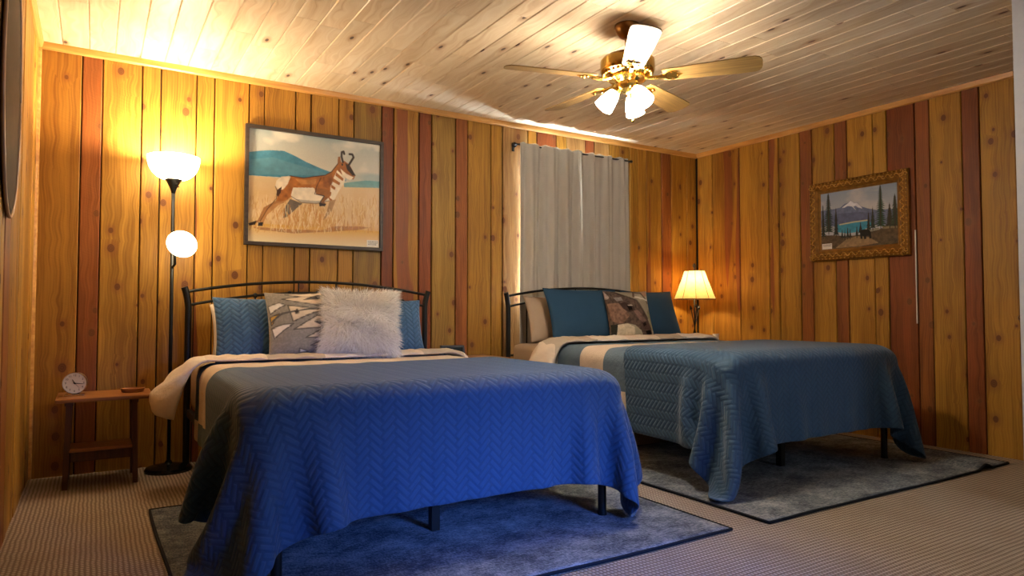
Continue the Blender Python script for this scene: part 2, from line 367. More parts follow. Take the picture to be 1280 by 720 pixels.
# white plastered partition at the right edge and the walls behind the camera
PX = 3.715
struct(MB().box(PX, XR+.12, 1.38, 1.46, 0, ZC).box(PX, PX+.08, YF, 1.38, 0, ZC).build('wall_partition', M_WHITE))
struct(MB().box(XL-.12, 1.35, YF-.12, YF, 0, ZC).box(2.35, 2.8, YF-.12, YF, 0, ZC).box(3.6, 3.80, YF-.12, YF, 0, ZC).box(1.35, 2.35, YF-.12, YF, 1.5, ZC)
       .box(1.35, 2.35, YF-.12, YF, 0, .9).box(2.8, 3.6, YF-.12, YF, 2.0, ZC).box(2.8, 3.6, YF-.12, YF, 0, .3).build('wall_front', M_WHITE))
t = NT('window_glass'); tr = t.n('ShaderNodeBsdfTransparent'); gl = t.n('ShaderNodeBsdfGlossy'); gl.inputs['Roughness'].default_value = .02; mx = t.n('ShaderNodeMixShader')
mx.inputs[0].default_value = .06; t.l(tr.outputs[0], mx.inputs[1]); t.l(gl.outputs[0], mx.inputs[2]); t.l(mx.outputs[0], t.out.inputs['Surface']); M_GLASS = t.m
def window(name, x0, x1, z0, z1, y, fd):
    m = MB(); w = .045
    m.box(x0, x0+w, y-fd, y+fd, z0, z1).box(x1-w, x1, y-fd, y+fd, z0, z1).box(x0+w, x1-w, y-fd, y+fd, z0, z0+w).box(x0+w, x1-w, y-fd, y+fd, z1-w, z1)
    f = struct(m.build(name, M_WHITE)); zm = (z0+z1)/2
    MB().box(x0+w, x1-w, y-fd*.5, y+fd*.6, zm-.02, zm+.02).build('meeting_rail', M_WHITE, f)
    for a, b in ((z0+w, zm-.02), (zm+.02, z1-w)): MB().box(x0+w, x1-w, y-.003, y+.003, a, b).build('pane', M_GLASS, f)
    return f
window('window_1', WX0, WX1, WZ0, WZ1, D+.07, .04)
window('added_window_2', 1.35, 2.35, .9, 1.5, YF-.06, .03)  # unseen window, added to carry the blue front light
window('added_window_3', 2.8, 3.6, .3, 2.0, YF-.06, .03)  # unseen window, added around the pale front fill

# ------------------------------------------------------------------ rugs
def rug(label, x0, x1, y0, y1, ripple=None, tuck=0.0):
    nx, ny, th = 60, 44, .011
    def P(i, j, top):
        x = x0+(x1-x0)*i/nx; y = y0+(y1-y0)*j/ny
        z = (th if top else .001)+(.0015*math.sin(x*9+y*4) if top else 0)
        if ripple: z += .028*math.exp(-((x-ripple)/.055)**2)*math.exp(-((y-y0)/.30)**2)
        return (x+.006*math.sin(y*3.3), y+.006*math.sin(x*2.7), z)
    m = MB(); n = (nx+1)*(ny+1)
    vs = [P(i, j, tp) for tp in (1, 0) for j in range(ny+1) for i in range(nx+1)]
    q = lambda i, j: j*(nx+1)+i
    fs = [(q(i, j), q(i+1, j), q(i+1, j+1), q(i, j+1)) for j in range(ny) for i in range(nx)]
    fs += [tuple(n+k for k in reversed(f)) for f in fs]
    rim = [q(i, 0) for i in range(nx)]+[q(nx, j) for j in range(ny)]+[q(i, ny) for i in range(nx, 0, -1)]+[q(0, j) for j in range(ny, 0, -1)]
    fs += [(a, n+a, n+b, b) for a, b in zip(rim, rim[1:]+rim[:1])]
    o = tag(m.add(vs, fs).build('area_rug', M_RUG, smooth=True), label, 'rug', 'distressed grey rugs under the bed feet')
    b = MB(); pts = [P(i, 0, 1) for i in range(nx)]+[P(nx, j, 1) for j in range(ny)]+[P(i, ny, 1) for i in range(nx, 0, -1)]+[P(0, j, 1) for j in range(ny, -1, -1)]
    b.tube([(p[0], p[1], max(p[2]-.004, .007)) for p in pts], .0068, 6); b.build('bound_edge', M_BIND, o, smooth=True)
rug('dark grey distressed rug under the foot of the bed nearest the floor lamp', .24, 2.30, 1.97, 3.56)
rug('dark grey distressed rug with a rippled edge under the bed before the curtain', 2.51, 4.73, 1.94, 3.50, ripple=4.44)

# ------------------------------------------------------------------ cloth draped over a mattress (small position-based solver)
def drape(x0, x1, y0, y1, step, box, z, pins=(), steps=150, iters=10, thick=.012, skew=0.0, floor=.022, bend=.5, shx=0.0):
    nx = int(round((x1-x0)/step))+1; ny = int(round((y1-y0)/step))+1
    U, V = np.meshgrid(np.linspace(x0, x1, nx), np.linspace(y0, y1, ny))
    V2 = V+skew*(U-(x0+x1)/2)*((V-y0)/(y1-y0)); U2 = U+shx*(V-y0)
    P = np.stack([U2, V2, np.full_like(U, z+thick)], -1); P[..., 2] += .002*rng.standard_normal(U.shape)
    bx0, bx1, by0, by1, bz1 = box; c = np.array([(bx0+bx1)/2, (by0+by1)/2, bz1-1.0]); hb = np.array([(bx1-bx0)/2, (by1-by0)/2, 1.0]); r = .055
    Wt = np.ones((ny, nx, 1)); pin = []
    for (i, j, tg, t1) in pins: pin.append((j if j >= 0 else ny+j, i if i >= 0 else nx+i, np.array(tg), t1))
    F0 = np.stack([U2, V2, np.zeros_like(U)], -1)
    S = slice
    def pairs(dj, di):
        out = []
        A0 = (S(0, ny-dj), S(0, nx-di)) if di >= 0 else (S(0, ny-dj), S(-di, nx)); B0 = (S(dj, ny), S(di, nx)) if di >= 0 else (S(dj, ny), S(0, nx+di))
        n_j = ny-dj; n_i = nx-abs(di); per = 2*max(dj, abs(di))
        # colour the batch so that no point occurs twice
        jj, ii = np.meshgrid(np.arange(n_j), np.arange(n_i), indexing='ij')
        key = ((ii//abs(di)) % 2) if dj == 0 else ((jj//dj) % 2)
        ia = A0[1].start
        for k in (0, 1):
            s = key == k; a = (jj[s], ii[s]+ia); b = (jj[s]+dj, ii[s]+ia+di)
            rest = np.linalg.norm(F0[b]-F0[a], axis=-1, keepdims=True); out.append((a, b, rest))
        return out
    stiff = [(p, .9) for p in pairs(0, 1)+pairs(1, 0)]+[(p, .75) for p in pairs(1, 1)+pairs(1, -1)]+[(p, bend) for p in pairs(0, 2)+pairs(2, 0)]
    core = (U2 > bx0+.05) & (U2 < bx1-.05) & (V2 > by0+.05)
    Pv = P.copy(); dt = 1/50
    for st in range(steps):
        vel = (P-Pv)*.965; Pv = P.copy(); P = P+vel; P[..., 2] -= 9.8*dt*dt
        for (j, i, tg, t1) in pin:
            k = min(1, st/(steps*t1)); P[j, i] = P[j, i]*(1-.7*k)+tg*.7*k
        for it in range(iters):
            for (a, b, rest), k in stiff:
                d = P[b]-P[a]; L = np.maximum(np.linalg.norm(d, axis=-1, keepdims=True), 1e-6); cc = d*((L-rest)/L*.5*k); P[a] += cc; P[b] -= cc
            if it % 3 == 2 or it == iters-1:
                p = P-c; q = np.abs(p)-(hb-r); qm = np.maximum(q, 0); ln = np.linalg.norm(qm, axis=-1)
                sd = ln+np.minimum(q.max(-1), 0)-r; hit = sd < thick
                inside = ln < 1e-9; nrm = np.where(inside[..., None], (q >= q.max(-1, keepdims=True)).astype(float), qm/np.maximum(ln, 1e-9)[..., None])*np.sign(p)
                P = np.where(hit[..., None], P+nrm*(thick-sd)[..., None], P)
                P[..., 2] = np.maximum(P[..., 2], floor)
        topc = hit & (nrm[..., 2] > .6); P = np.where(topc[..., None], Pv+(P-Pv)*np.array([.04, .04, 1.0]), P); P[core] = Pv[core]*np.array([1, 1, 0])+P[core]*np.array([0, 0, 1])
        fl_ = P[..., 2] <= floor+.001; P = np.where(fl_[..., None], Pv+(P-Pv)*np.array([.2, .2, 1.0]), P)
    return P, U, V
def cloth_obj(name, P, U, V, mat, parent, origin, thick, sub=2, keep=None):
    ny, nx = U.shape; me = bpy.data.meshes.new(name)
    vs = (P-np.array(origin)).reshape(-1, 3); q = lambda j, i: j*nx+i
    fs = [(q(j, i), q(j, i+1), q(j+1, i+1), q(j+1, i)) for j in range(ny-1) for i in range(nx-1)]
    me.from_pydata(vs.tolist(), [], fs); uvl = me.uv_layers.new(name='UVMap')
    uvs = np.stack([U.ravel(), V.ravel()], -1); idx = np.array([l.vertex_index for l in me.loops]); uvl.data.foreach_set('uv', uvs[idx].ravel())
    me.materials.append(mat); me.shade_smooth()
    o = bpy.data.objects.new(name, me); COL.objects.link(o)
    if parent: o.parent = parent
    s = o.modifiers.new('thickness', 'SOLIDIFY'); s.thickness = thick; s.offset = 0
    s = o.modifiers.new('smooth', 'SUBSURF'); s.levels = 1; s.render_levels = sub
    return o

# ------------------------------------------------------------------ beds
def bed(label, x0, x1, zm, qlabel, dlabel, quilt, qpins, dphase, dv0, band, fold):
    yh, yf = 4.488, 2.36; org = (x0+.78, yf, 0)
    b = thing('metal_bed', label, 'bed', org)
    B = lambda m, n, mat=M_BLACK, p=b, sm='auto': m.build(n, mat, p, org, sm)
    for s, px in ((-1, x0), (1, x1)):
        B(MB().tube([(px, yh, .0), (px, yh, .95), (px+s*.006, yh, 1.0), (px+s*.016, yh-.004, 1.045), (px+s*.024, yh-.006, 1.07)], .0195, 12), 'headboard_post')
    cx = (x0+x1)/2; arc = lambda za, zb, x: za+(zb-za)*(1-((x-cx)/((x1-x0)/2))**2)
    xs = [x0+(x1-x0)*k/24 for k in range(25)]
    B(MB().tube([(x, yh, arc(1.045, 1.118, x)) for x in xs], .0095, 8), 'top_rail')
    B(MB().tube([(x, yh, arc(.962, 1.046, x)) for x in xs], .0085, 8), 'middle_rail')
    B(MB().tube([(x0, yh, .585), (x1, yh, .585)], .0095, 8), 'lower_rail')
    for f in (.11, .247, .384, .5, .616, .753, .89):
        x = x0+(x1-x0)*f; zt = arc(.962, 1.046, x); sp = B(MB().tube([(x, yh, .585), (x, yh, zt)], .006, 8), 'spindle')
        B(MB().lathe([(.004, -.016), (.013, -.010), (.016, 0), (.013, .010), (.004, .016)], 12, T(x, yh, zt)), 'knob', p=sp)
    for f in (.42, .58):
        x = x0+(x1-x0)*f; B(MB().tube([(x, yh, arc(.962, 1.046, x)), (x, yh, arc(1.045, 1.118, x))], .005, 8), 'spindle')
    for x in (x0+.012, x1-.012): B(MB().cbox(x-.014, x+.014, yf+.02, yh, zm-.33, zm-.285, .004), 'side_rail')
    B(MB().cbox(x0+.012, x1-.012, yf+.005, yf+.033, zm-.33, zm-.285, .004), 'foot_rail')
    for k in range(7): y = yf+.22+k*.29; B(MB().box(x0+.03, x1-.03, y, y+.07, zm-.30, zm-.287), 'slat')
    for x, y in ((x0+.06, yf+.045), (x1-.07, yf+.045), (x0+.06, 3.45), (x1-.07, 3.45)):
        lg = B(MB().tube([(x, y, .02), (x, y, zm-.30)], .019, 14), 'leg'); B(MB().lathe([(.021, .0125), (.021, .022), (.017, .026)], 14, T(x, y, 0)), 'foot_cap', p=lg)
    x = cx-.03; B(MB().box(x-.018, x+.018, yf+.23, yf+.266, .012, zm-.3), 'centre_leg')
    m = MB().cbox(x0+.012, x1-.012, yf+.012, yh-.03, zm-.285, zm, .05); mo = tag(B(m, 'mattress', M_SHEET, None, True), label.replace('black metal bed', 'beige sheeted mattress on the black bed'), 'mattress'); mo.location = org
    # duvet
    dx = (x0-.36, x1+.36); d0 = yf+.16
    P, U, V = drape(dx[0], dx[1], d0, 4.06, .05, (x0+.012, x1-.012, yf+.012, yh, zm), zm, (), 110, 9, .012, bend=.6)
    ph = (np.sin(U*31+np.sin(V*9)*2)*np.sin(V*17+U*5))
    P[..., 2] += .004*ph*(P[..., 2] > zm-.03); P[..., 0] += .006*np.sin(V*38+U*11)*(P[..., 2] < zm-.05)
    # lying close to the mattress wherever the quilted cover is spread over it
    k = np.clip((quilt['y1']+.02-V)/.10, 0, 1)*(P[..., 2] < zm-.01)
    xc = np.clip(P[..., 0], x0+.012-.012, x1-.012+.012); P[..., 0] += (xc-P[..., 0])*k
    dv = cloth_obj('duvet', P, U, V, patchwork('patchwork_duvet_cloth', dphase, dv0, band), None, (0, 0, 0), .014)
    tag(dv, dlabel, 'duvet')
    fold(dv, zm, x0, x1)
    # quilted cover
    q = quilt
    P, U, V = drape(q['x0'], q['x1'], q['y0'], q['y1'], .034, (x0-q['pad'], x1+.008, yf-.012, yh, zm+.022), zm+.022, qpins, 170, 10, .012, q.get('skew', 0), .024, .55)
    qo = cloth_obj('quilted_bedspread', P, U, V, M_QUILT, None, (0, 0, 0), .010)
    tag(qo, qlabel, 'bedspread')
    return b
def fold_roll(path, y0, y1, puff, wr, seed, hp=2.6):
    """turned-back edge of a duvet: a puffed strip following path (x,z) across the bed, y0..y1 wide"""
    rr = random.Random(seed); pts = [Vector((p[0], 0, p[1])) for p in path]
    # resample smoothly
    L = [0]
    for a, b in zip(pts, pts[1:]): L.append(L[-1]+(b-a).length)
    n = 130; res = []
    for k in range(n+1):
        s = L[-1]*k/n; i = max(j for j in range(len(L)) if L[j] <= s+1e-9); i = min(i, len(pts)-2); res.append(pts[i].lerp(pts[i+1], (s-L[i])/(L[i+1]-L[i])))
    for _ in range(8): res = [res[0]]+[(res[i-1]+res[i]*2+res[i+1])/4 for i in range(1, n)]+[res[-1]]
    m = MB(); nc = 20; ph = [rr.uniform(0, 6) for _ in range(6)]
    for k, p in enumerate(res):
        t = (res[min(k+1, n)]-res[max(k-1, 0)]).normalized(); nr = Vector((-t.z, 0, t.x))
        e = min(1, k/6, (n-k)/6); e = math.sqrt(max(0, 1-(1-e)**2)); s = k*L[-1]/n
        hang = max(0, min(1, (max(r.z for r in res)-p.z)/.2))
        yc = (y0+y1)/2+.025*math.sin(s*3+ph[0])*(1-hang); hw = (y1-y0)/2*(.35+.65*e)*(1+.06*math.sin(s*11+ph[1]))
        pf = puff*(1+hp*hang)*(.25+.75*e)
        for c in range(nc):
            q = 2*PI*c/nc; w = math.cos(q); h = math.sin(q)
            off = pf*(1+h)*(1-.25*w*w) if h > 0 else pf*(1+h)*.5
            wrk = wr*math.sin(s*48+w*5+ph[2])*(.5+.5*h)+wr*.6*math.sin(s*27-w*7+ph[3])
            m.v.append(tuple(p+nr*(off+wrk*(h > -.2))+Vector((0, yc+hw*(abs(w)**.8*(1 if w > 0 else -1)), 0))))
    for k in range(n):
        for c in range(nc): m.f.append((k*nc+c, k*nc+(c+1) % nc, (k+1)*nc+(c+1) % nc, (k+1)*nc+c))
    m.f += [tuple(range(nc)), tuple(range(n*nc, (n+1)*nc))]
    return m
def fold_cloth():
    t = NT('turned_back_duvet_lining'); x, y, z = t.sep(t.obj())
    k = t.math('FLOORED_MODULO', t.math('FLOOR', t.math('DIVIDE', t.math('ADD', x, t.math('MULTIPLY', z, -.3)), .31)), 3.0)
    col = t.ramp(t.math('DIVIDE', t.math('ADD', k, .5), 3.0), [(0, lin('#e2d6c8')), (.3334, lin('#d8c9b8')), (.6667, lin('#b5a899'))], 'CONSTANT')
    t.bump(t.noise(t.obj(), 18.0, 4), .5, .015); return t.fin(col, .85, spec=.2)
M_FOLD = fold_cloth()
def fold1(dv, zm, x0, x1):
    p = [(.370, zm-.27), (.372, zm-.24), (.398, zm-.15), (.432, zm-.05), (.465, zm+.015), (.52, zm+.030)]+[(x, zm+.028) for x in np.linspace(.6, x1-.1, 14)]+[(x1-.02, zm+.024), (x1+.03, zm-.02), (x1+.07, zm-.12), (x1+.08, zm-.2)]
    fold_roll(p, 3.88, 4.14, .013, .005, 3, 4.4).build('turned_back_edge', M_FOLD, dv, smooth=True)
def fold2(dv, zm, x0, x1):
    p = [(x0-.055, zm-.22), (x0-.06, zm-.18), (x0-.045, zm-.08), (x0-.02, zm-.01), (x0+.03, zm+.028)]+[(x, zm+.028) for x in np.linspace(x0+.1, x1-.1, 14)]+[(x1-.02, zm+.024), (x1+.03, zm-.02), (x1+.06, zm-.12), (x1+.07, zm-.2)]
    fold_roll(p, 3.76, 4.05, .017, .006, 9).build('turned_back_edge', M_FOLD, dv, smooth=True)
bed('black metal bed with an arched headboard below the antelope painting', .483, 2.030, .625,
    'blue basket-weave quilted bedspread lying over the foot of the bed nearest the floor lamp', 'patchwork duvet of cream and slate blocks on the bed below the antelope painting',
    dict(x0=.483-.53, x1=2.030+.38, y0=2.36-.43, y1=3.30, skew=.16, pad=.055), [(0, 0, (.200, 2.46, .14), .4), (0, 9, (.27, 2.78, .11), .4), (0, 18, (.335, 3.05, .11), .4), (-1, 0, (2.05, 2.32, .06), .5)], .483-.24, 3.60, .31, fold1)
bed('black metal bed with an arched headboard before the grey curtains', 2.735, 4.285, .68,
    'blue basket-weave quilted bedspread lying over the foot of the bed before the curtains', 'patchwork duvet of cream and slate blocks on the bed before the curtains',
    dict(x0=2.735-.46, x1=4.285+.40, y0=2.36-.45, y1=3.22, skew=.12, pad=.008), [(0, 0, (2.43, 2.245, .075), .5), (-1, 0, (4.36, 2.23, .08), .5)], 2.735-.20, 3.33, .245, fold2)

# ------------------------------------------------------------------ painted surfaces: polygons laid down on a grid of colours
class Canvas:
    def __init__(s, w, h, col):
        s.w, s.h = w, h; s.W, s.H = w*2, h*2
        s.a = np.empty((s.H, s.W, 3)); s.a[:] = lin(col)
        s.X, s.Y = np.meshgrid((np.arange(s.W)+.5)/s.W, (np.arange(s.H)+.5)/s.H)
        s.map = lambda x, y: (x, y)
    def noise(s, fx, fy, seed, octv=3):
        r = np.random.default_rng(seed); out = 0; amp = 1; tot = 0
        for _ in range(octv):
            g = r.random((int(fy)+2, int(fx)+2)); gx = s.X*fx; gy = s.Y*fy; i = np.floor(gx).astype(int); j = np.floor(gy).astype(int); u = gx-i; v = gy-j
            u = u*u*(3-2*u); v = v*v*(3-2*v)
            out = out+amp*((g[j, i]*(1-u)+g[j, i+1]*u)*(1-v)+(g[j+1, i]*(1-u)+g[j+1, i+1]*u)*v); tot += amp; amp *= .5; fx *= 2; fy *= 2
        return out/tot
    def mask(s, pts):
        pts = [s.map(*p) for p in pts]; m = np.zeros(s.X.shape, bool)
        for (x0, y0), (x1, y1) in zip(pts, pts[1:]+pts[:1]):
            if y0 == y1: continue
            c = (s.Y > min(y0, y1)) & (s.Y <= max(y0, y1)); m ^= c & (s.X < x0+(s.Y-y0)*(x1-x0)/(y1-y0))
        return m
    def lay(s, m, col, a=1.0, var=0.0, seed=1):
        k = (m*a)[..., None]; c = np.array(lin(col))
        if var: c = c*(1+var*(s.noise(30, 26, seed)-.5)*2)[..., None]
        s.a = s.a*(1-k)+c*k
    def poly(s, pts, col, a=1.0, var=.25, seed=1): s.lay(s.mask(pts).astype(float), col, a, var, seed)
    def line(s, pts, wd, col, a=1.0):
        pts = [s.map(*p) for p in pts]; asp = s.h/s.w; d = np.full(s.X.shape, 9.0)
        for (x0, y0), (x1, y1) in zip(pts, pts[1:]):
            dx, dy = x1-x0, (y1-y0)*asp; L = dx*dx+dy*dy+1e-12; t = np.clip(((s.X-x0)*dx+(s.Y-y0)*asp*dy)/L, 0, 1)
            d = np.minimum(d, np.hypot(s.X-x0-t*dx, (s.Y-y0)*asp-t*dy))
        s.lay(np.clip((wd-d)/(.4*wd)+.5, 0, 1), col, a)
    def grad(s, y0, y1, c0, c1, m=None, a=1.0):
        k = np.clip((s.Y-y0)/(y1-y0), 0, 1)[..., None]; c = np.array(lin(c0))*(1-k)+np.array(lin(c1))*k
        m = (np.ones(s.X.shape) if m is None else m.astype(float))[..., None]*a; s.a = s.a*(1-m)+c*m
    def done(s): return s.a.reshape(s.h, 2, s.w, 2, 3).mean((1, 3))
def painted_panel(name, canvas, face, mat, parent, origin=(0, 0, 0), back=.004):
    """flat panel with one quad per colour cell; face(u,v) maps 0..1 (v down) to the room"""
    h, w = canvas.shape[:2]; me = bpy.data.meshes.new(name); o = Vector(origin)
    vs = [tuple(Vector(face(i/w, j/h))-o) for j in range(h+1) for i in range(w+1)]; q = lambda j, i: j*(w+1)+i
    me.from_pydata(vs, [], [(q(j, i), q(j+1, i), q(j+1, i+1), q(j, i+1)) for j in range(h) for i in range(w)])
    at = me.color_attributes.new('paint', 'FLOAT_COLOR', 'CORNER'); c = np.repeat(canvas.reshape(-1, 3), 4, 0); at.data.foreach_set('color', np.concatenate([c, np.ones((len(c), 1))], 1).ravel().astype(np.float32))
    me.materials.append(mat); ob = bpy.data.objects.new(name, me); COL.objects.link(ob); ob.parent = parent
    return ob
def quadmap(tl, tr, bl, br):
    """position inside a seen quadrilateral -> 0..1"""
    def f(x, y):
        u = (x-(tl[0]+bl[0])/2)/((tr[0]+br[0]-tl[0]-bl[0])/2); t = tl[1]+(tr[1]-tl[1])*u; b = bl[1]+(br[1]-bl[1])*u; return (u, (y-t)/(b-t))
    return f
M_PAINT = vcol('oil_paint', .45); M_PRINT = vcol('printed_fabric', .9, .1, .15)

def antelope():
    c = Canvas(230, 190, '#c9c3b2'); c.map = quadmap((100, 100), (707, 175), (95, 628), (710, 655)); R_ = random.Random(4)
    c.grad(0, .42, '#a9b2b0', '#d6cfbf'); cl = c.noise(4, 5, 8, 4); c.lay(np.clip((cl-.52)*5, 0, 1)*(c.Y < .42), '#efe6d6', .8)
    c.lay(np.clip((c.noise(3, 6, 5)-.55)*5, 0, 1)*(c.Y < .4)*(c.X > .55), '#7fa3ad', .6)
    c.grad(.42, .85, '#dcc197', '#d3a25c', c.Y > .42); c.lay((c.Y > .42)*np.clip((c.noise(6, 4, 31)-.45)*3, 0, 1), '#e6d0ab', .6)
    c.poly([(95, 214), (140, 207), (190, 203), (250, 205), (300, 228), (350, 255), (420, 285), (475, 305), (540, 330), (540, 345), (95, 322)], '#4b88a3', 1, .3, 3)
    c.poly([(95, 250), (200, 235), (280, 260), (420, 300), (470, 318), (95, 318)], '#6fa0b2', .45, .2, 5)
    c.poly([(530, 352), (590, 345), (640, 340), (712, 345), (712, 375), (530, 372)], '#5f9fa6', .85, .2, 6)
    c.grad(.84, 1, '#d9a84e', '#e9d9b6', c.Y > .84)
    c.poly([(110, 560), (250, 570), (420, 575), (480, 555), (600, 555), (665, 560), (600, 572), (470, 580), (300, 590), (150, 575)], '#9a5a3c', .7, .5, 7)
    for _ in range(420):
        x = R_.uniform(100, 700); y = R_.uniform(440, 590); l = R_.uniform(12, 46); c.line([(x, y), (x+R_.uniform(-9, 12), y-l)], .0022, R_.choice(['#e8cf98', '#c98f4a', '#f0dcb0', '#b87a3a', '#d9b070']), .7)
    br = '#a9682f'; wh = '#efe3cd'; dk = '#2c211c'
    c.poly([(280, 430), (335, 450), (302, 480), (268, 512), (250, 520), (250, 480)], '#6f6256', 1)
    c.poly([(278, 322), (340, 331), (400, 322), (440, 317), (470, 300), (500, 262), (530, 250), (547, 300), (533, 345), (500, 400), (470, 440), (440, 410), (400, 410), (390, 378), (300, 380), (285, 418), (250, 448), (205, 468), (222, 425), (222, 395), (245, 372)], br, 1, .5, 2)
    c.poly([(240, 326), (282, 322), (268, 360), (248, 386), (230, 388), (214, 372), (218, 345)], wh, 1)
    c.poly([(222, 388), (242, 372), (238, 400), (226, 420), (218, 412)], '#4a3020', 1)
    c.poly([(292, 376), (385, 376), (402, 408), (452, 414), (462, 436), (400, 450), (335, 447), (290, 430), (283, 412)], wh, 1, .2)
    c.poly([(300, 430), (400, 438), (455, 432), (400, 450), (335, 447)], '#a79e90', .8)
    c.poly([(497, 292), (538, 332), (531, 352), (505, 392), (482, 436), (462, 422), (466, 372), (478, 332)], wh, 1, .2)
    c.poly([(478, 330), (512, 352), (508, 364), (474, 346)], br); c.poly([(492, 302), (528, 332), (524, 344), (488, 318)], br); c.poly([(470, 360), (490, 375), (486, 386), (468, 374)], br)
    c.poly([(503, 262), (530, 248), (557, 266), (586, 316), (577, 336), (541, 326), (514, 300)], '#9a5f30'); c.poly([(512, 285), (540, 308), (577, 326), (560, 340), (524, 322)], wh)
    c.poly([(535, 258), (560, 275), (588, 318), (572, 318), (545, 290)], dk); c.poly([(498, 262), (500, 230), (510, 228), (516, 258)], '#8a5a34'); c.poly([(516, 262), (524, 260), (526, 270), (518, 272)], dk)
    c.line([(524, 254), (517, 228), (518, 208), (527, 205), (530, 216)], .0085, dk); c.line([(553, 268), (566, 248), (576, 232), (570, 218), (556, 217)], .0085, dk)
    c.poly([(246, 440), (185, 478), (160, 530), (118, 552), (108, 548), (140, 530), (165, 470), (215, 440)], '#a87446'); c.poly([(285, 425), (230, 458), (180, 505), (158, 555), (142, 553), (160, 505), (205, 458)], '#b98552')
    c.poly([(100, 545), (135, 532), (128, 552), (104, 556)], dk); c.poly([(142, 540), (164, 540), (160, 558), (140, 556)], dk)
    c.poly([(392, 378), (440, 380), (470, 396), (468, 412), (436, 440), (446, 456), (416, 460), (414, 448), (436, 414), (398, 406)], '#96602f', 1, .5)
    c.line([(392, 405), (400, 370), (420, 330)], .004, '#5b3a1d', .8); c.line([(398, 406), (436, 414), (414, 450)], .004, dk, .9); c.line([(285, 418), (330, 446), (400, 450), (460, 436)], .003, '#6a5040', .8)
    c.line([(278, 322), (340, 331), (400, 322), (440, 317), (470, 300), (500, 262)], .004, '#4a2d16', .9); c.line([(214, 372), (222, 395), (218, 430), (180, 478), (150, 535)], .003, '#4a2d16', .8)
    c.poly([(300, 335), (360, 340), (400, 335), (395, 360), (330, 362)], '#c48a4c', .7, .5, 12); c.poly([(430, 325), (470, 310), (480, 345), (455, 380), (430, 370)], '#8a5226', .6, .6, 13)
    c.poly([(462, 436), (492, 430), (470, 490), (430, 530), (448, 490)], '#b08a62'); c.poly([(412, 446), (446, 450), (440, 462), (414, 462)], dk)
    for _ in range(190):
        x = R_.uniform(220, 520); y = R_.uniform(500, 585); l = R_.uniform(20, 60)*(1-abs(x-330)/330); c.line([(x, y), (x+R_.uniform(-14, 14), y-l)], .002, R_.choice(['#ecd6a4', '#d49a52', '#f3e2bb', '#c9823e']), .75)
    return c.done()
def card(lines):
    c = Canvas(44, 24, '#e9e5de'); R_ = random.Random(9)
    for k in range(lines):
        x = .1
        while x < .82: w = R_.uniform(.04, .14); c.lay(((c.X > x) & (c.X < x+w) & (abs(c.Y-(.22+k*.22)) < .05)).astype(float), '#5a5654'); x += w+.04
    return c.done()
def mountain():
    c = Canvas(170, 130, '#8d99ad'); c.map = quadmap((148, 215), (655, 150), (155, 600), (665, 570)); R_ = random.Random(8)
    c.grad(0, .4, '#8f9db4', '#b3b5bd'); c.lay(np.clip((c.noise(4, 6, 3, 4)-.5)*4, 0, 1)*(c.Y < .4), '#c9c6c6', .7)
    c.poly([(148, 330), (240, 320), (290, 310), (320, 285), (345, 278), (362, 262), (385, 280), (405, 278), (430, 305), (470, 320), (530, 335), (660, 330), (660, 440), (148, 440)], '#6a7393', 1, .3, 4)
    c.poly([(345, 280), (362, 264), (385, 282), (404, 280), (432, 310), (440, 322), (410, 312), (395, 300), (380, 306), (400, 335), (370, 305), (340, 300), (318, 312), (300, 312)], '#e2e2ea', .9)
    c.poly([(200, 370), (300, 350), (430, 345), (520, 355), (520, 430), (200, 430)], '#565d7c', .8, .4, 6)
    c.poly([(255, 430), (380, 408), (480, 398), (500, 440), (420, 480), (330, 490), (270, 480)], '#3f8fae', 1, .3, 2); c.line([(285, 428), (380, 412), (480, 402)], .008, '#c9bf9a')
    c.poly([(148, 500), (260, 500), (330, 510), (420, 500), (520, 470), (665, 440), (670, 605), (150, 605)], '#5b4a35', 1, .6, 3)
    c.poly([(330, 530), (400, 510), (480, 520), (540, 560), (420, 580), (250, 590)], '#9b805c', .8, .4, 5); c.poly([(480, 468), (540, 456), (552, 470), (490, 482)], '#8f8a7a', 1); c.poly([(560, 445), (650, 435), (660, 462), (570, 466)], '#85775a', 1, .4)
    def tree(x, top, bot, w, col):
        for k in range(20):
            f = k/19; y = top+(bot-top)*f; hw = w*(.22+1.0*f)*R_.uniform(.75, 1.1); c.poly([(x-hw, y+12), (x-hw*.3, y-4), (x, y-18), (x+hw*.3, y-5), (x+hw*R_.uniform(.8, 1.1), y+11), (x, y+6)], col, 1, .5, k)
        c.line([(x, top), (x, bot+22)], .006, '#3a2c20', .9)
    for x, t, b, w in ((165, 300, 500, 20), (300, 470, 510, 10), (338, 455, 508, 10), (355, 468, 508, 9), (400, 450, 500, 10), (425, 425, 480, 14), (318, 480, 510, 9)): tree(x, t, b, w, '#1b2a24')
    tree(205, 220, 470, 42, '#26352a'); tree(258, 325, 490, 20, '#1e2c26'); tree(478, 355, 460, 14, '#1f3328'); tree(505, 325, 450, 18, '#22382a'); tree(556, 172, 440, 40, '#27422c'); tree(612, 300, 440, 26, '#37352a'); tree(645, 240, 440, 36, '#333c2a')
    c.poly([(420, 480), (430, 468), (455, 464), (485, 470), (492, 490), (496, 528), (482, 530), (478, 510), (462, 512), (460, 532), (448, 532), (444, 512), (436, 510), (436, 530), (424, 530)], '#17130f', 1, .2)
    return c.done()
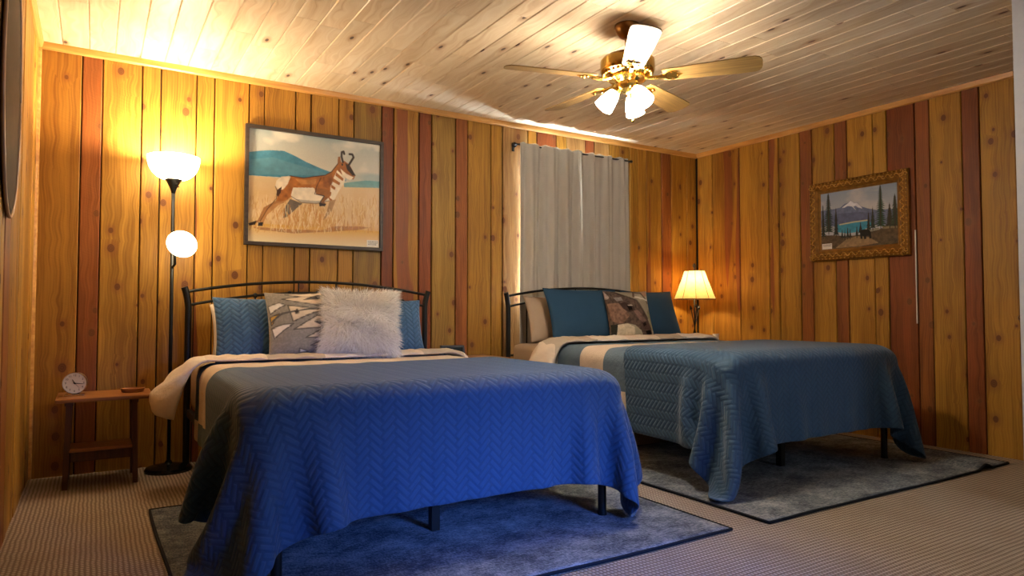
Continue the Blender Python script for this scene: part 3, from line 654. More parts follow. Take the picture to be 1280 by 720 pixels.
def geo_print():
    c = Canvas(130, 120, '#8f8a80'); c.map = quadmap((60, 150), (540, 150), (115, 650), (650, 640)); c.lay(np.clip((c.noise(60, 60, 3, 2)-.4)*3, 0, 1), '#a8a298', .6)
    cr = '#ddcdb4'; gr = '#5f5c58'; wt = '#ece8e0'; oc = '#c9a052'
    P_ = lambda pts, col: (c.poly(pts, col, 1, .12), c.line(pts+pts[:1], .008, '#3f3c3a', .8))
    P_([(240, 180), (460, 150), (540, 170), (440, 195), (380, 215)], cr); P_([(210, 235), (340, 205), (520, 225), (560, 270), (420, 290)], cr); P_([(350, 240), (410, 205), (470, 235)], gr)
    P_([(100, 290), (190, 265), (230, 285), (110, 345)], wt); P_([(245, 290), (400, 320), (520, 330), (400, 350), (265, 410)], cr); P_([(105, 365), (180, 350), (110, 420)], oc); c.line([(110, 400), (200, 350), (420, 318), (560, 325)], .012, gr); P_([(280, 335), (300, 325), (305, 350), (285, 355)], '#3a3633')
    P_([(110, 440), (200, 425), (265, 425), (130, 510)], wt); P_([(265, 465), (420, 370), (560, 380), (610, 450), (430, 455)], cr); P_([(400, 415), (505, 415), (455, 445)], gr); P_([(335, 525), (455, 455), (600, 520)], cr); P_([(440, 495), (505, 490), (470, 520)], gr)
    P_([(365, 585), (475, 520), (620, 578)], cr); P_([(440, 610), (480, 575), (540, 608)], wt); P_([(300, 605), (350, 635), (300, 640)], wt)
    c.lay(((c.X > .62)*np.clip((c.noise(9, 30, 4, 2)-.62)*6, 0, 1)), '#4a4744', .6)
    return c.done()
def elk_print():
    c = Canvas(130, 130, '#8d8474'); c.map = quadmap((85, 75), (600, 95), (110, 630), (655, 630))
    c.grad(0, 1, '#8b8172', '#a39b84'); c.lay(np.clip((c.noise(6, 6, 5)-.5)*4, 0, 1), '#b3ac96', .7)
    c.poly([(70, 80), (150, 75), (250, 90), (330, 170), (430, 230), (470, 300), (540, 420), (585, 520), (580, 600), (540, 635), (470, 630), (440, 560), (380, 500), (300, 480), (200, 490), (170, 600), (110, 640), (80, 300)], '#574840', 1, .7, 2)
    c.poly([(110, 260), (240, 260), (290, 330), (330, 400), (260, 470), (200, 470), (130, 430)], '#7f6353', .9, .6, 4); c.poly([(200, 190), (290, 185), (300, 235), (230, 240)], '#8f8783', .8, .4, 5); c.poly([(80, 80), (110, 95), (160, 190), (120, 215), (85, 190)], '#a99b94', .9, .5, 6)
    c.poly([(250, 270), (310, 250), (390, 300), (400, 350), (330, 365), (280, 330)], '#3a2b28', .9, .4); c.poly([(320, 295), (370, 300), (375, 340), (335, 345)], '#120d0c', 1); c.poly([(330, 285), (375, 285), (390, 300), (340, 298)], '#b0a299', .8)
    c.poly([(380, 350), (430, 340), (520, 450), (470, 470), (420, 430)], '#7a6158', .9, .5); c.poly([(440, 470), (520, 450), (570, 520), (540, 550), (460, 540)], '#4a3834', .9, .4); c.poly([(460, 475), (500, 465), (510, 490), (470, 515)], '#1d1515', 1)
    c.poly([(490, 560), (570, 540), (582, 610), (520, 632)], '#15110f', 1); c.poly([(195, 485), (300, 480), (370, 520), (380, 600), (300, 632), (190, 632)], '#cdbfa6', 1, .3, 8); c.poly([(110, 470), (195, 480), (185, 600), (120, 640)], '#2a2a26', 1, .5)
    c.line([(215, 95), (330, 165), (440, 235), (540, 420)], .02, '#2c211c', .7); c.line([(420, 180), (440, 110), (520, 130), (600, 260)], .02, '#54402f', .9); c.poly([(520, 100), (600, 95), (610, 170), (560, 190)], '#a67d62', .9); c.line([(440, 190), (600, 230)], .018, '#d8d2c4', .8)
    c.poly([(540, 380), (620, 300), (640, 560), (590, 520)], '#7d7f5f', .8, .5)
    return c.done()

# ------------------------------------------------------------------ pictures
pic = thing('framed_painting', 'large painting of a running pronghorn antelope in a thin dark frame', 'picture', (1.27, D, 1.75))
O = (1.27, D, 1.75); x0, x1, z0, z1 = .807, 1.741, 1.352, 2.135; fwid = .024
M_FRAME = wood_plain('dark_frame_wood', '#2a2019', '#40342a', 50, 'x', .5)
for a, b, c, d in ((x0, x1, z1-fwid, z1), (x0, x1, z0, z0+fwid)): MB().cbox(a, b, D-.034, D-.003, c, d, .003).build('frame_rail', M_FRAME, pic, O)
for a, b in ((x0, x0+fwid), (x1-fwid, x1)): MB().cbox(a, b, D-.034, D-.003, z0+fwid, z1-fwid, .003).build('frame_rail', M_FRAME, pic, O)
MB().box(x0+.01, x1-.01, D-.012, D-.004, z0+.01, z1-.01).build('backing', M_DARK, pic, O)
painted_panel('canvas', antelope(), lambda u, v: (x0+fwid+(x1-x0-2*fwid)*u, D-.016, z1-fwid-(z1-z0-2*fwid)*v), M_PAINT, pic, O)
cd = painted_panel('title_card', card(3), lambda u, v: (x1-fwid-.092+.086*u, D-.0185, z0+fwid+.052-.048*v), M_PAINT, pic, O)
O = (XR, 2.98, 1.64); pic2 = thing('framed_painting', 'mountain lake painting with a bear in a carved gilt frame', 'picture', O)
y0, y1, z0, z1 = 2.585, 3.362, 1.325, 1.945; fwid = .088
M_GILT = simple('gilded_carving', '#cda04c', .35, .55, var=.3, scale=60, bump=.4); M_GILTD = simple('dark_gilt', '#94692c', .42, .45, var=.3)
def gilt_bar(p0, p1, inward):
    """moulded bar mitred at its ends: profile (distance in from the outer edge, height from the wall)"""
    prof = [(0, .004), (0, .030), (.008, .038), (.016, .030), (.024, .034), (.044, .046), (.058, .032), (.066, .024), (.074, .028), (.080, .020), (.088, .014), (.088, .004)]
    p0, p1, inw = Vector(p0), Vector(p1), Vector(inward); t = (p1-p0).normalized(); vs = []
    for e, s in ((p0, 1), (p1, -1)): vs += [e+inw*a+t*(a*s)+Vector((-h, 0, 0)) for a, h in prof]
    n = len(prof); return MB().add(vs, [tuple(range(n)), tuple(range(n, 2*n))]+[(k, (k+1) % n, n+(k+1) % n, n+k) for k in range(n)])
cs = [(XR, y1, z1), (XR, y0, z1), (XR, y0, z0), (XR, y1, z0)]; inn = [(0, 0, -1), (0, 1, 0), (0, 0, 1), (0, -1, 0)]
for k in range(4):
    fr_o = gilt_bar(cs[k], cs[(k+1) % 4], inn[k]).build('frame_rail', M_GILTD, pic2, O)
    m = MB(); a = Vector(cs[k]); b = Vector(cs[(k+1) % 4]); L = (b-a).length; t = (b-a).normalized(); iv = Vector(inn[k]); n = int(L/.030)
    for i in range(n):
        p = a+t*(L*(i+.5)/n)+iv*.040+Vector((-.040, 0, 0)); sgn = 1 if i % 2 else -1
        pts = [p+t*(.016*math.cos(q)*(1-q/9))+iv*(.016*sgn*math.sin(q)*(1-q/9))+Vector((-.005*math.sin(q*.7), 0, 0)) for q in [j*.75 for j in range(8)]]
        m.tube(pts, [.0045-.0004*j for j in range(8)], 5); q = a+t*(L*(i+.5)/n)+iv*.012; m.lathe([(.001, .0), (.006, .003), (.004, .008), (.001, .010)], 6, T(q.x-.034, q.y, q.z) @ R(-PI/2, 'Y'))
    m.build('carved_scrolls', M_GILT, fr_o, O, True)
MB().box(XR-.012, XR-.003, y0+.05, y1-.05, z0+.05, z1-.05).build('backing', M_DARK, pic2, O)
painted_panel('canvas', mountain(), lambda u, v: (XR-.0135, y1-fwid-(y1-y0-2*fwid)*u, z1-fwid-(z1-z0-2*fwid)*v), M_PAINT, pic2, O)
painted_panel('title_card', card(2), lambda u, v: (XR-.0155, y1-fwid-.006-.084*u, z0+fwid+.046-.044*v), M_PAINT, pic2, O)
# dark oval plaque on the left wall
O = (XL, 3.19, 1.80); ov = thing('oval_plaque', 'dark brown oval plaque with a thin pale rim on the left wall', 'plaque', O)
S = Matrix.Diagonal((1, .305, .52, 1))
MB().lathe([(.0, .004), (.98, .004), (.98, .012), (.9, .013), (.01, .013)], 56, T(*O) @ S @ R(PI/2, 'Y'), cap0=False).build('panel', simple('dark_walnut', '#33241a', .75, var=.3, spec=.2), ov, O, True)
MB().tube([(XL+.012, O[1]+.303*math.cos(q), O[2]+.517*math.sin(q)) for q in [2*PI*k/64 for k in range(65)]], .006, 8).build('rim', simple('pale_rim', '#a48670', .35), ov, O, True)
# cable channel beside the gilt frame
tag(MB().cbox(XR-.008, XR, 2.552, 2.560, .84, 1.50, .002).build('cable_channel', M_CARD), 'thin white cable channel on the wall below the gilt frame corner', 'cable channel')

# ------------------------------------------------------------------ pillows
def pillow_mesh(w, h, t, n=26, sag=.06, lump=0.0, seed=0, pw=2.2):
    rr = random.Random(seed); ph = [rr.uniform(0, 6) for _ in range(4)]; vs = []; fs = []; uv = []
    for s in (1, -1):
        for j in range(n+1):
            for i in range(n+1):
                u = -1+2*i/n; v = -1+2*j/n; u = math.sin(u*PI/2)*.35+u*.65; v = math.sin(v*PI/2)*.35+v*.65
                T_ = (max(0, 1-abs(u)**pw)**.55)*(max(0, 1-abs(v)**pw)**.55); T_ *= 1-.12*(v+.2)
                x = w/2*u*(1-sag*(1-v*v)); z = h/2*(1+v*(1-sag*(1-u*u)))
                y = -s*t/2*T_*(1+lump*math.sin(5*u+ph[0])*math.sin(4*v+ph[1]))
                vs.append((x, y, z)); uv.append((x, z))
    q = lambda s, j, i: s*(n+1)**2+j*(n+1)+i
    for s in (0, 1):
        for j in range(n):
            for i in range(n):
                f = (q(s, j, i), q(s, j, i+1), q(s, j+1, i+1), q(s, j+1, i)); fs.append(f if s == 0 else f[::-1])
    return vs, fs, uv
def pillow(name, label, cat, w, h, t, base, lean, turn, mat, group=None, roll=0.0, seed=0, lump=.05, canvas=None, sag=.06):
    n = 26 if canvas is None else canvas.shape[0]; vs, fs, uv = pillow_mesh(w, h, t, n, sag, lump, seed)
    me = bpy.data.meshes.new(name); me.from_pydata(vs, [], fs); ul = me.uv_layers.new(name='UVMap')
    for l in me.loops: ul.data[l.index].uv = uv[l.vertex_index]
    if canvas is not None:
        at = me.color_attributes.new('paint', 'FLOAT_COLOR', 'POINT'); k = n+1; cc = np.empty((2*k*k, 4), np.float32); cc[:, 3] = 1
        H, W_ = canvas.shape[:2]
        for s in (0, 1):
            for j in range(k):
                for i in range(k): cc[s*k*k+j*k+i, :3] = canvas[min(H-1, int((1-j/n)*H)), min(W_-1, int(i/n*W_))]
        at.data.foreach_set('color', cc.ravel())
    bm = bmesh.new(); bm.from_mesh(me); bmesh.ops.remove_doubles(bm, verts=bm.verts[:], dist=1e-5); bm.to_mesh(me); bm.free()
    me.materials.append(mat); me.shade_smooth(); o = bpy.data.objects.new(name, me); COL.objects.link(o)
    o.matrix_world = T(*base) @ R(turn, 'Z') @ R(-lean, 'X') @ R(roll, 'Y'); return tag(o, label, cat, group)
zb1, zb2 = .632, .69
pillow('bed_pillow', 'cream pillow leaning on the headboard behind the quilted blue sham', 'pillow', .62, .36, .12, (.90, 4.30, zb1), .36, 0, M_BEIGE, seed=1)
pillow('pillow_sham', 'quilted blue sham left of the grey patterned cushion', 'pillow', .50, .40, .13, (.84, 4.17, zb1), .34, .02, M_QUILT2, seed=2, lump=.03)
pillow('pillow_sham', 'quilted blue sham right of the white fur cushion', 'pillow', .56, .39, .13, (1.66, 4.28, zb1), .30, -.04, M_QUILT2, seed=3, lump=.03)
pillow('throw_cushion', 'grey and cream geometric patterned cushion beside the white fur cushion', 'cushion', .42, .40, .14, (1.065, 4.02, zb1+.035), .36, -.06, M_PRINT, seed=4, canvas=geo_print(), roll=-.03)
fc = pillow('fur_cushion', 'fluffy white faux fur cushion at the front of the bed', 'cushion', .44, .39, .15, (1.352, 3.915, zb1+.045), .38, -.22, cloth('white_fur_base', '#e6ded2', '#f2ece2'), seed=5, roll=.04)
def fur(o, w, h, t, n):
    vs0, fs0, _ = pillow_mesh(w, h, t, 26, .06, .05, 5); vs0 = np.array(vs0); r = np.random.default_rng(5); V_ = []; F_ = []
    for k in range(n):
        f = fs0[r.integers(len(fs0))]; a, b = r.random(2); p = (vs0[f[0]]*(1-a)+vs0[f[1]]*a)*(1-b)+(vs0[f[3]]*(1-a)+vs0[f[2]]*a)*b
        nr = np.cross(vs0[f[1]]-vs0[f[0]], vs0[f[3]]-vs0[f[0]]); nr = nr/(np.linalg.norm(nr)+1e-9)
        out = p-np.array([0, 0, h*.5]); out[1] *= .2; rr_ = min(1, np.hypot(out[0]/(w/2), out[2]/(h/2)))**2; out = out/(np.linalg.norm(out)+1e-6)*rr_; out[2] -= .35*(1-rr_); out[0] += .5*np.sin(p[2]*23+p[0]*9)*(1-rr_); out[2] += .4*np.sin(p[0]*27+1)*(1-rr_)
        cl = .5*np.sin(p[0]*40+np.sin(p[2]*31)*2)
        d = nr*.45+out*.75+np.array([cl*.45, 0, .35*np.cos(p[2]*44+p[0]*13)])+r.normal(0, .22, 3); d /= np.linalg.norm(d); L = r.uniform(.032, .062)
        sd = np.cross(d, nr+r.normal(0, .4, 3)); sd /= np.linalg.norm(sd)+1e-9; wd = .0011; mid = p+d*L*.5+nr*.004; tip = p+d*L+np.array([0, 0, -.010])+out*.004
        i = len(V_); V_ += [p-sd*wd, p+sd*wd, mid+sd*wd*.8, mid-sd*wd*.8, tip]; F_ += [(i, i+1, i+2, i+3), (i+3, i+2, i+4)]
    m = MB(); m.v = [tuple(v) for v in V_]; m.f = F_; me = bpy.data.meshes.new('fur_strands'); me.from_pydata(m.v, [], m.f); me.shade_smooth()
    me.materials.append(cloth('white_fur', '#f3ede3', '#fffdf9', 60, .8, .05)); fo = bpy.data.objects.new('fur_strands', me); COL.objects.link(fo); fo.parent = o; fo['kind'] = 'stuff'
fur(fc, .44, .39, .15, 15000)
pillow('bed_pillow', 'beige pillow leaning on the headboard beside the grey curtain', 'pillow', .66, .37, .14, (3.15, 4.30, zb2), .30, 0, M_SHEET, seed=6)
pillow('navy_pillow', 'wide navy blue pillow left of the elk print cushion', 'pillow', .70, .44, .15, (3.25, 4.11, zb2), .34, -.03, M_NAVY, seed=7, lump=.03)
pillow('navy_pillow', 'navy blue pillow right of the elk print cushion near the table lamp', 'pillow', .56, .44, .15, (4.03, 4.20, zb2), .36, -.05, M_NAVY, seed=8, lump=.03)
pillow('throw_cushion', 'brown cushion printed with an elk head between the navy pillows', 'cushion', .39, .39, .13, (3.555, 3.98, zb2+.03), .34, -.22, M_PRINT, seed=9, canvas=elk_print())

# ------------------------------------------------------------------ curtains on their rod
def curtain(label, xa, xb, seed, edge, back=0.0):
    """pleated panel; edge(z) shifts the inner edge where the two panels part near the top"""
    rr = random.Random(seed); n, nz = 150, 30; zt, zb_ = 2.283, .30; ph = [rr.uniform(0, 6) for _ in range(5)]
    P = np.zeros((nz+1, n+1, 3)); U = np.zeros((nz+1, n+1)); V = U.copy()
    for j in range(nz+1):
        z = zt+(zb_-zt)*(j/nz)**.9; dn = (zt-z)/(zt-zb_); l, r = edge(z)
        for i in range(n+1):
            s = i/n; x = xa+l+(xb+r-xa-l)*s; w = s*3.7*2*PI
            a = .010+.018*min(1, dn*3)*(1 if z > 1.3 else max(.35, (z-1.0)/.3))
            y = a*math.sin(w+ph[0]+.7*math.sin(s*9+ph[1])+.5*dn*math.sin(s*5+ph[2]))+.40*a*math.sin(2.37*w+ph[3]+2*dn)
            P[j, i] = (x+.006*math.sin(w*1.0+1.5+dn*2), D-.068+y+back, z+(.006*math.sin(w*1.5+ph[4]) if j == 0 else 0)); U[j, i] = s; V[j, i] = z
    o = cloth_obj('window_curtain', P, U, V, M_CURT, None, (0, 0, 0), .003, 1); return tag(o, label, 'curtain', 'oatmeal linen curtains at the window')
bell = lambda z: math.exp(-((z-2.10)/.11)**2)
curtain('oatmeal linen curtain panel nearer the antelope painting', 2.862, 3.462, 2, lambda z: (0, 0))
curtain('oatmeal linen curtain panel nearer the table lamp', 3.430, 4.020, 5, lambda z: (0, .02*max(0, 2.28-z)/2), .010)
O = (3.44, D-.052, 2.262); rod = thing('curtain_rod', 'black metal curtain rod above the oatmeal curtains', 'curtain rod', O)
MB().tube([(2.848, O[1], O[2]), (4.035, O[1], O[2])], .0075, 10).build('rod', M_BLACK, rod, O, True)
for x, s in ((2.846, -1), (4.037, 1)):
    MB().lathe([(.008, 0), (.012, .004), (.009, .010), (.014, .018), (.010, .028), (.002, .032)], 12, T(x, O[1], O[2]) @ R(s*PI/2, 'Y')).build('finial', M_BLACK, rod, O, True)
    b = MB().tube([(x-s*.004, D-.002, O[2]-.016), (x-s*.004, D-.03, O[2]-.014), (x-s*.004, D-.052, O[2]-.004)], .006, 8); b.cbox(x-.012, x+.012, D-.006, D, O[2]-.05, O[2]+.02, .002); b.build('bracket', M_BLACK, rod, O)

# ------------------------------------------------------------------ ceiling fan with three lit shades
FX, FY = 2.380, 2.693; O = (FX, FY, ZC); fan = thing('ceiling_fan', 'brass ceiling fan with five oak blades and lit glass shades', 'ceiling fan', O)
C_ = T(FX, FY, 0)
MB().lathe([(.066, ZC), (.068, ZC-.012), (.060, ZC-.035), (.040, ZC-.062), (.022, ZC-.072)], 32, C_).build('canopy', M_BRASSD, fan, O, 'auto')
MB().tube([(FX, FY, ZC-.07), (FX, FY, 2.255)], .013, 14).build('downrod', M_BRASSD, fan, O, 'auto')
mt = MB().lathe([(.03, 2.280), (.085, 2.275), (.128, 2.263), (.142, 2.247), (.143, 2.197), (.138, 2.185), (.120, 2.175), (.100, 2.163), (.02, 2.159)], 48, C_).build('motor_housing', M_BRASS, fan, O, 'auto')
v = MB()
for k in range(28): q = 2*PI*k/28; v.lathe([(.002, 0), (.010, .002), (.007, .007), (.001, .008)], 8, C_ @ T(.126*math.cos(q), .126*math.sin(q), 2.176) @ R(PI, 'X'))
v.build('vent_band', M_BRASS, mt, O, True)
MB().lathe([(.098, 2.161), (.100, 2.147), (.070, 2.139), (.060, 2.131), (.062, 2.107), (.054, 2.091), (.030, 2.081), (.012, 2.075)], 36, C_).build('switch_housing', M_BRASS, fan, O, 'auto')
bp = []
for x, w in ((.185, .046), (.21, .054), (.30, .058), (.45, .065), (.58, .070), (.635, .070), (.655, .062), (.667, .045), (.672, .02)): bp.append((x, w))
outl = [(x, -w) for x, w in bp]+[(x, w) for x, w in reversed(bp)]
for ang in (308, 20, 92, 164, 236):
    Mb = C_ @ R(math.radians(ang), 'Z') @ T(0, 0, 2.153) @ R(math.radians(-12), 'X')
    o = MB().prism(outl, -.003, .003).build('blade', M_OAK, fan); o.matrix_local = Matrix.Translation(-Vector(O)) @ Mb
    ir = MB(); ir.tube([(.085, 0, .004), (.12, 0, -.010), (.16, 0, -.012), (.20, 0, -.008)], [.012, .010, .011, .012], 8)
    ir.prism([(.185, -.012), (.21, -.034), (.235, -.040), (.262, -.030), (.252, -.010), (.285, 0), (.252, .010), (.262, .030), (.235, .040), (.21, .034), (.185, .012)], -.010, -.004)
    for yy in (-.026, .026, 0): ir.lathe([(.002, 0), (.007, .001), (.005, .005), (.001, .006)], 8, T(.236 if yy else .265, yy, -.010) @ R(PI, 'X'))
    p = ir.build('blade_iron', M_BRASS, fan); p.matrix_local = Matrix.Translation(-Vector(O)) @ Mb
M_FSHADE = glow('lit_fan_glass', (1.0, .87, .69), 105)
for ang in (150, 270, 30):
    Ms = C_ @ R(math.radians(ang), 'Z') @ T(.050, 0, 2.101) @ R(math.radians(180-38), 'Y')
    ar = MB().lathe([(.012, -.03), (.013, 0), (.024, .012), (.026, .030), (.022, .034)], 18, Ms).build('lamp_holder', M_BRASS, fan, O, 'auto')
    MB().lathe([(.024, .026), (.030, .034), (.038, .060), (.045, .095), (.050, .130), (.0475, .130), (.042, .095), (.035, .060), (.027, .036), (.002, .032)], 26, Ms, cap0=False).build('glass_shade', M_FSHADE, ar, O, True)
for dx, dy, zl in ((-.018, -.022, 1.955), (.012, -.028, 1.915)):
    ch = MB().tube([(FX+dx, FY+dy, 2.095), (FX+dx, FY+dy, zl+.02)], .0018, 6).build('pull_chain', M_BRASS, fan, O)
    MB().lathe([(.001, .024), (.004, .018), (.006, .008), (.005, .002), (.001, 0)], 10, T(FX+dx, FY+dy, zl)).build('fob', M_BRASS, ch, O, True)

# ------------------------------------------------------------------ floor lamp
O = (.385, 4.425, 0); X, Y = O[:2]; fl_ = thing('floor_lamp', 'black torchiere floor lamp with a lit bowl and a side globe', 'lamp', O)
MB().lathe([(.124, 0), (.126, .012), (.118, .024), (.060, .038), (.022, .046), (.014, .06)], 40, T(*O)).build('base', simple('gloss_black', '#0c0b0a', .22), fl_, O, 'auto')
MB().tube([(X, Y, .05), (X, Y, 1.64)], .0105, 12).build('pole', M_BLACK, fl_, O, True)
MB().lathe([(.011, 1.62), (.014, 1.635), (.024, 1.66), (.038, 1.688), (.048, 1.700), (.046, 1.704), (.004, 1.700)], 24, T(X, Y, 0)).build('shade_cup', M_BLACK, fl_, O, 'auto')
M_BOWL = glow('lit_torchiere_glass', (1.0, .82, .54), 12)
def bowl(rim, r0, z0, z1, n=10):
    o = [(r0+(rim-r0)*math.sin(k/n*PI/2), z0+(z1-z0)*(1-math.cos(k/n*PI/2))) for k in range(n+1)]; return o+[(r-.004, z+.002) for r, z in reversed(o)]
MB().lathe(bowl(.142, .040, 1.700, 1.832), 36, T(X, Y, 0), False, False).build('bowl_shade', M_BOWL, fl_, O, True)
sw = MB().tube([(X, Y-.02, 1.66), (X+.03, Y-.03, 1.655)], .003, 6).build('switch', M_BLACK, fl_, O)
arm = MB().tube([(X, Y, 1.18), (X+.012, Y-.05, 1.20), (X+.010, Y-.058, 1.26), (X-.002, Y-.05, 1.335), (X+.004, Y-.06, 1.36), (X+.02, Y-.08, 1.345)], .007, 8).build('reading_arm', M_BLACK, fl_, O, True)
MB().lathe([(.02, -.01), (.03, .0), (.03, .02), (.02, .03)], 16, T(X+.012, Y-.075, 1.345) @ R(2.3, 'Y')).build('socket', M_BLACK, arm, O, 'auto')
prof = [(.082*math.sin(q), -.074*math.cos(q)) for q in [.04+k*(PI-.08)/16 for k in range(17)]]
MB().lathe(prof, 28, T(X+.040, Y-.105, 1.313) @ R(.5, 'Y')).build('globe_shade', glow('lit_globe_glass', (1.0, .80, .50), 14), fl_, O, True)
def point(name, loc, power, col, r):
    l = bpy.data.lights.new(name, 'POINT'); l.energy = power; l.color = col; l.shadow_soft_size = r; o = bpy.data.objects.new(name, l); COL.objects.link(o); o.location = loc; return o
point('torchiere_bulb', (X, Y, 1.80), 30, (1.0, .80, .52), .045)

# ------------------------------------------------------------------ step-stool bedside table and what stands on it
O = (.06, 4.33, 0); st = thing('step_stool_table', 'small brown wooden step stool used as a bedside table', 'side table', O)
def sb(n, mat, *a): return MB().cbox(*a, .004).build(n, mat, st, O)
MB().cbox(-.160, .284, 4.145, 4.515, .455, .476, .007).build('top', M_TABLE, st, O)
for x in (-.10, .195):
    s = 1 if x > 0 else -1
    for ya, yb in ((4.20, 4.237), (4.46, 4.50)):
        m = MB(); xa, xb = x-.013, x+.013; d = s*.012; w = .024
        lo, hi = (yb-w, yb+w), (ya-w if ya < 4.3 else ya-w, ya+w if ya < 4.3 else ya+w)
        vs = [(xa+d, lo[0], 0), (xb+d, lo[0], 0), (xb+d, lo[1], 0), (xa+d, lo[1], 0), (xa, hi[0], .455), (xb, hi[0], .455), (xb, hi[1], .455), (xa, hi[1], .455)]
        m.add(vs, [(0, 3, 2, 1), (4, 5, 6, 7), (0, 1, 5, 4), (1, 2, 6, 5), (2, 3, 7, 6), (3, 0, 4, 7)]).build('leg', M_TABLED, st, O)
    sb('side_stretcher', M_TABLED, x-.009, x+.009, 4.22, 4.48, .150, .190)
    sb('cleat', M_TABLED, x-.02, x+.02, 4.18, 4.48, .435, .456)
sb('step', M_TABLE, -.098, .190, 4.196, 4.40, .192, .210)
sb('apron', M_TABLED, -.092, .186, 4.225, 4.243, .138, .192)
# alarm clock
O = (-.078, 4.30, .476); ck = thing('alarm_clock', 'round white-faced alarm clock on the wooden step stool', 'clock', O, (0, 0, math.radians(-6)))
Mc = T(0, 0, .068) @ R(PI/2, 'X')
MB().lathe([(.004, -.030), (.045, -.030), (.056, -.018), (.058, .010), (.056, .016), (.050, .016)], 36, Mc).build('body', simple('clock_black', '#17140f', .3), ck, smooth='auto')
MB().lathe([(.052, .019), (.0545, .024), (.058, .018), (.0585, .012), (.056, .012)], 36, Mc, False, False).build('bezel', M_CHROME, ck, smooth='auto')
dial = MB().lathe([(.0005, .0195), (.053, .0195), (.053, .0165)], 36, Mc, False).build('dial', simple('clock_dial', '#f0ece4', .5, var=.02), ck)
hm = MB()
for a, l, w in ((math.radians(-28), .022, .003), (math.radians(97), .038, .0022), (math.radians(140), .034, .0008)):
    d = (math.sin(a), math.cos(a)); pr = (d[1], -d[0]); hm.prism([(-pr[0]*w-d[0]*.006, -pr[1]*w-d[1]*.006), (pr[0]*w-d[0]*.006, pr[1]*w-d[1]*.006), (d[0]*l+pr[0]*w*.4, d[1]*l+pr[1]*w*.4), (d[0]*l-pr[0]*w*.4, d[1]*l-pr[1]*w*.4)], .0205, .0212, Mc)
hm.build('hands', M_BLACK, dial)
nm = MB()
for k in range(1, 13):
    cu = bpy.data.curves.new('numeral', 'FONT'); cu.body = str(k); cu.size = .0145; cu.align_x = 'CENTER'; cu.align_y = 'CENTER'; cu.extrude = .0003
    ob = bpy.data.objects.new('numeral', cu); COL.objects.link(ob); me = bpy.data.meshes.new_from_object(ob.evaluated_get(bpy.context.evaluated_depsgraph_get())); bpy.data.objects.remove(ob); bpy.data.curves.remove(cu)
    a = 2*PI*k/12; nm.add([Mc @ (Vector(v.co)+Vector((.041*math.sin(a), .041*math.cos(a), .0199))) for v in me.vertices], [tuple(p.vertices) for p in me.polygons]); bpy.data.meshes.remove(me)
nm.build('numerals', M_BLACK, dial)
MB().cbox(-.044, .044, -.036, .022, 0, .010, .003).build('stand', M_CHROME, ck)
# small wooden dish
O = (.192, 4.33, .476)
dsh = tag(MB().lathe([(.004, 0), (.050, 0), (.056, .006), (.060, .022), (.056, .023), (.050, .010), (.002, .009)], 32, Matrix.Diagonal((1, .75, 1, 1))).build('wooden_dish', M_TABLE, smooth='auto'), 'small round wooden dish on the right end of the step stool', 'dish'); dsh.location = O

# ------------------------------------------------------------------ nightstands hidden behind the beds, clock radio, table lamp
def nightstand(label, cx, cy, w, d, h):
    O = (cx, cy, 0); n = thing('nightstand', label, 'nightstand', O); x0, x1, y0, y1 = cx-w/2, cx+w/2, cy-d/2, cy+d/2
    MB().cbox(x0-.015, x1+.015, y0-.015, y1+.01, h-.022, h, .005).build('top', M_TABLE, n, O)
    MB().box(x0, x1, y0+.018, y1, .12, h-.022).build('body', M_TABLED, n, O)
    for z0 in (.14, .14+(h-.18)/2):
        dr = MB().cbox(x0+.012, x1-.012, y0, y0+.018, z0, z0+(h-.20)/2, .003).build('drawer', M_TABLE, n, O)
        MB().lathe([(.004, 0), (.007, .004), (.006, .014), (.013, .020), (.012, .027), (.002, .029)], 14, T(cx, y0, z0+(h-.2)/4) @ R(PI/2, 'X')).build('knob', M_BRASSD, dr, O, True)
    for x in (x0+.02, x1-.02):
        for y in (y0+.025, y1-.02): MB().cbox(x-.016, x+.016, y-.016, y+.016, 0, .12, .003).build('leg', M_TABLED, n, O)
nightstand('brown wooden nightstand between the two beds', 2.33, 4.36, .42, .38, .595)
nightstand('brown wooden nightstand in the corner under the table lamp', 4.625, 4.36, .44, .40, .662)
O = (2.175, 4.33, .595); rd = thing('clock_radio', 'small black digital clock radio between the two beds', 'clock', O, (0, 0, math.radians(-12)))
MB().add([(-.088, -.03, 0), (.088, -.03, 0), (.088, .045, 0), (-.088, .045, 0), (-.082, -.012, .088), (.082, -.012, .088), (.082, .035, .088), (-.082, .035, .088)], [(0, 3, 2, 1), (4, 5, 6, 7), (0, 1, 5, 4), (1, 2, 6, 5), (2, 3, 7, 6), (3, 0, 4, 7)]).build('case', simple('radio_black', '#1b1e20', .45), rd)
Md = T(0, -.0225, .045) @ R(PI/2-.2, 'X')
MB().box(-.070, .070, -.030, .030, 0, .0015, Md).build('display', simple('display_glass', '#0a1a1c', .15), rd)
dg = MB(); gx = -.060
for segs in ('bc', 'bc', 'abged', 'abcdef'):
    for s in segs:
        a, b, c, d = {'a': (0, .011, .016, .0185), 'g': (0, .011, .001, .0035), 'd': (0, .011, -.014, -.0115), 'f': (0, .002, .002, .018), 'b': (.009, .011, .002, .018), 'e': (0, .002, -.014, .002), 'c': (.009, .011, -.014, .002)}[s]
        dg.box(gx+a, gx+b, c, d, .0015, .002, Md)
    gx += .0155
dg.build('digits', glow('blue_digits', (.15, .45, 1.0), 1.2, '#2040a0'), rd)
O = (4.605, 4.33, .662); X, Y = O[:2]; tl = thing('table_lamp', 'lit table lamp with a paneled cone shade and crossed arrow base', 'lamp', O)
MB().lathe([(.075, 0), (.078, .010), (.060, .018), (.02, .026)], 28, T(*O)).build('base', M_BLACK, tl, O, 'auto')
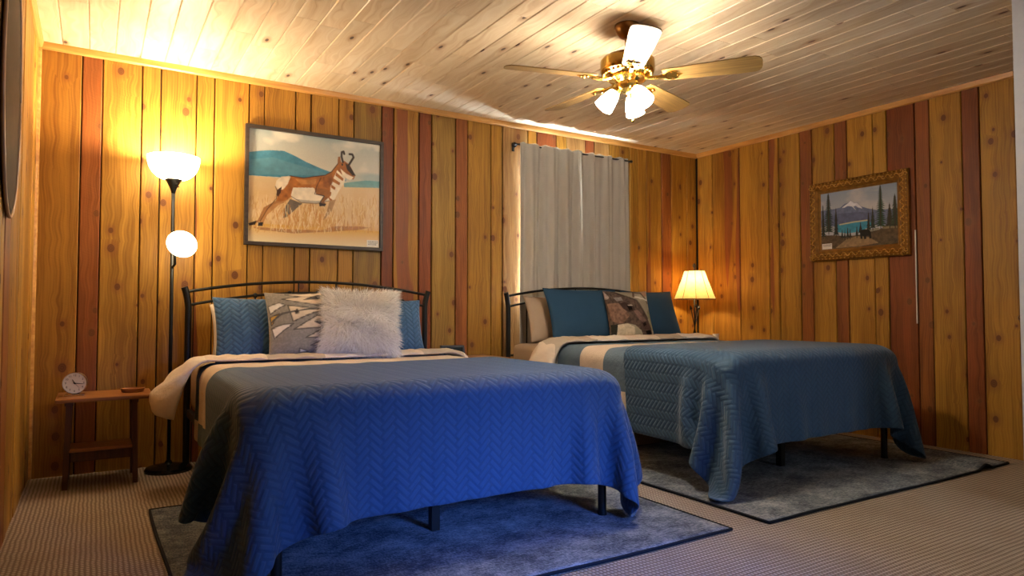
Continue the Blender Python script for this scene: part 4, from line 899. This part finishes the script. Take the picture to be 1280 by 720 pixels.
MB().tube([(X, Y, .68), (X, Y, 1.08)], .006, 10).build('stem', M_BLACK, tl, O, True)
for dx, dy, zt in ((-.055, -.01, .952), (.078, .02, .955), (-.004, -.03, .968)):
    p0 = Vector((X-dx*.55, Y-dy*.55, .685)); p1 = Vector((X+dx, Y+dy, zt)); d = (p1-p0).normalized()
    ar = MB().tube([p0, p1], .0042, 8).build('arrow', M_BLACK, tl, O, True)
    MB().tube([p1-d*.012, p1-d*.004, p1+d*.012, p1+d*.030], [.004, .014, .010, .001], 8).build('arrowhead', M_BLACK, ar, O, 'auto')
t = NT('lit_parchment_shade'); tb = t.n('ShaderNodeBsdfTranslucent'); df = t.n('ShaderNodeBsdfDiffuse'); mx = t.n('ShaderNodeMixShader'); mx.inputs[0].default_value = .35
f = t.noise(t.obj(), 40.0, 3); cc = t.mix(f, L4('#d8b070'), L4('#e8c88c')); t.l(cc, tb.inputs[0]); t.l(cc, df.inputs[0]); t.l(tb.outputs[0], mx.inputs[1]); t.l(df.outputs[0], mx.inputs[2]); t.l(mx.outputs[0], t.out.inputs['Surface'])
n = 10; z0, z1 = 1.037, 1.292
sh = MB().lathe([(.190, z0), (.158, z0+.08), (.122, z0+.17), (.092, z1)], n, T(X, Y, 0) @ R(.2, 'Z'), False, False).build('shade', t.m, tl, O)
M_RIB = cloth('brown_braid', '#3a2412', '#52351c')
for k in range(n):
    q = 2*PI*k/n+.2; MB().tube([(X+r*math.cos(q), Y+r*math.sin(q), z) for r, z in ((.191, z0), (.159, z0+.08), (.123, z0+.17), (.093, z1))], .0022, 6).build('rib', M_RIB, sh, O)
for r, z in ((.191, z0), (.093, z1)): MB().tube([(X+r*math.cos(2*PI*k/n+.2), Y+r*math.sin(2*PI*k/n+.2), z) for k in range(n+1)], .0035, 6).build('shade_trim', M_RIB, sh, O)
MB().tube([(X-.092, Y, z1-.005), (X, Y, z1), (X+.092, Y, z1-.005)], .002, 6).tube([(X, Y, 1.08), (X, Y, 1.30)], .003, 6).build('harp', M_BRASSD, tl, O)
MB().lathe([(.004, 1.297), (.008, 1.306), (.005, 1.314), (.013, 1.330), (.015, 1.342), (.009, 1.355), (.001, 1.362)], 14, T(X, Y, 0)).build('finial', simple('pewter', '#5a5a5c', .3, .8), tl, O, True)
point('table_lamp_bulb', (X, Y, 1.19), 6.5, (1.0, .72, .38), .03)
O = (4.80, 4.26, .662)
tag(MB().lathe([(.004, 0), (.022, 0), (.026, .004), (.029, .06), (.026, .06), (.023, .006), (.002, .005)], 20).build('paper_cup', M_CARD, smooth='auto'), 'small white cup on the nightstand beside the table lamp', 'cup').location = O
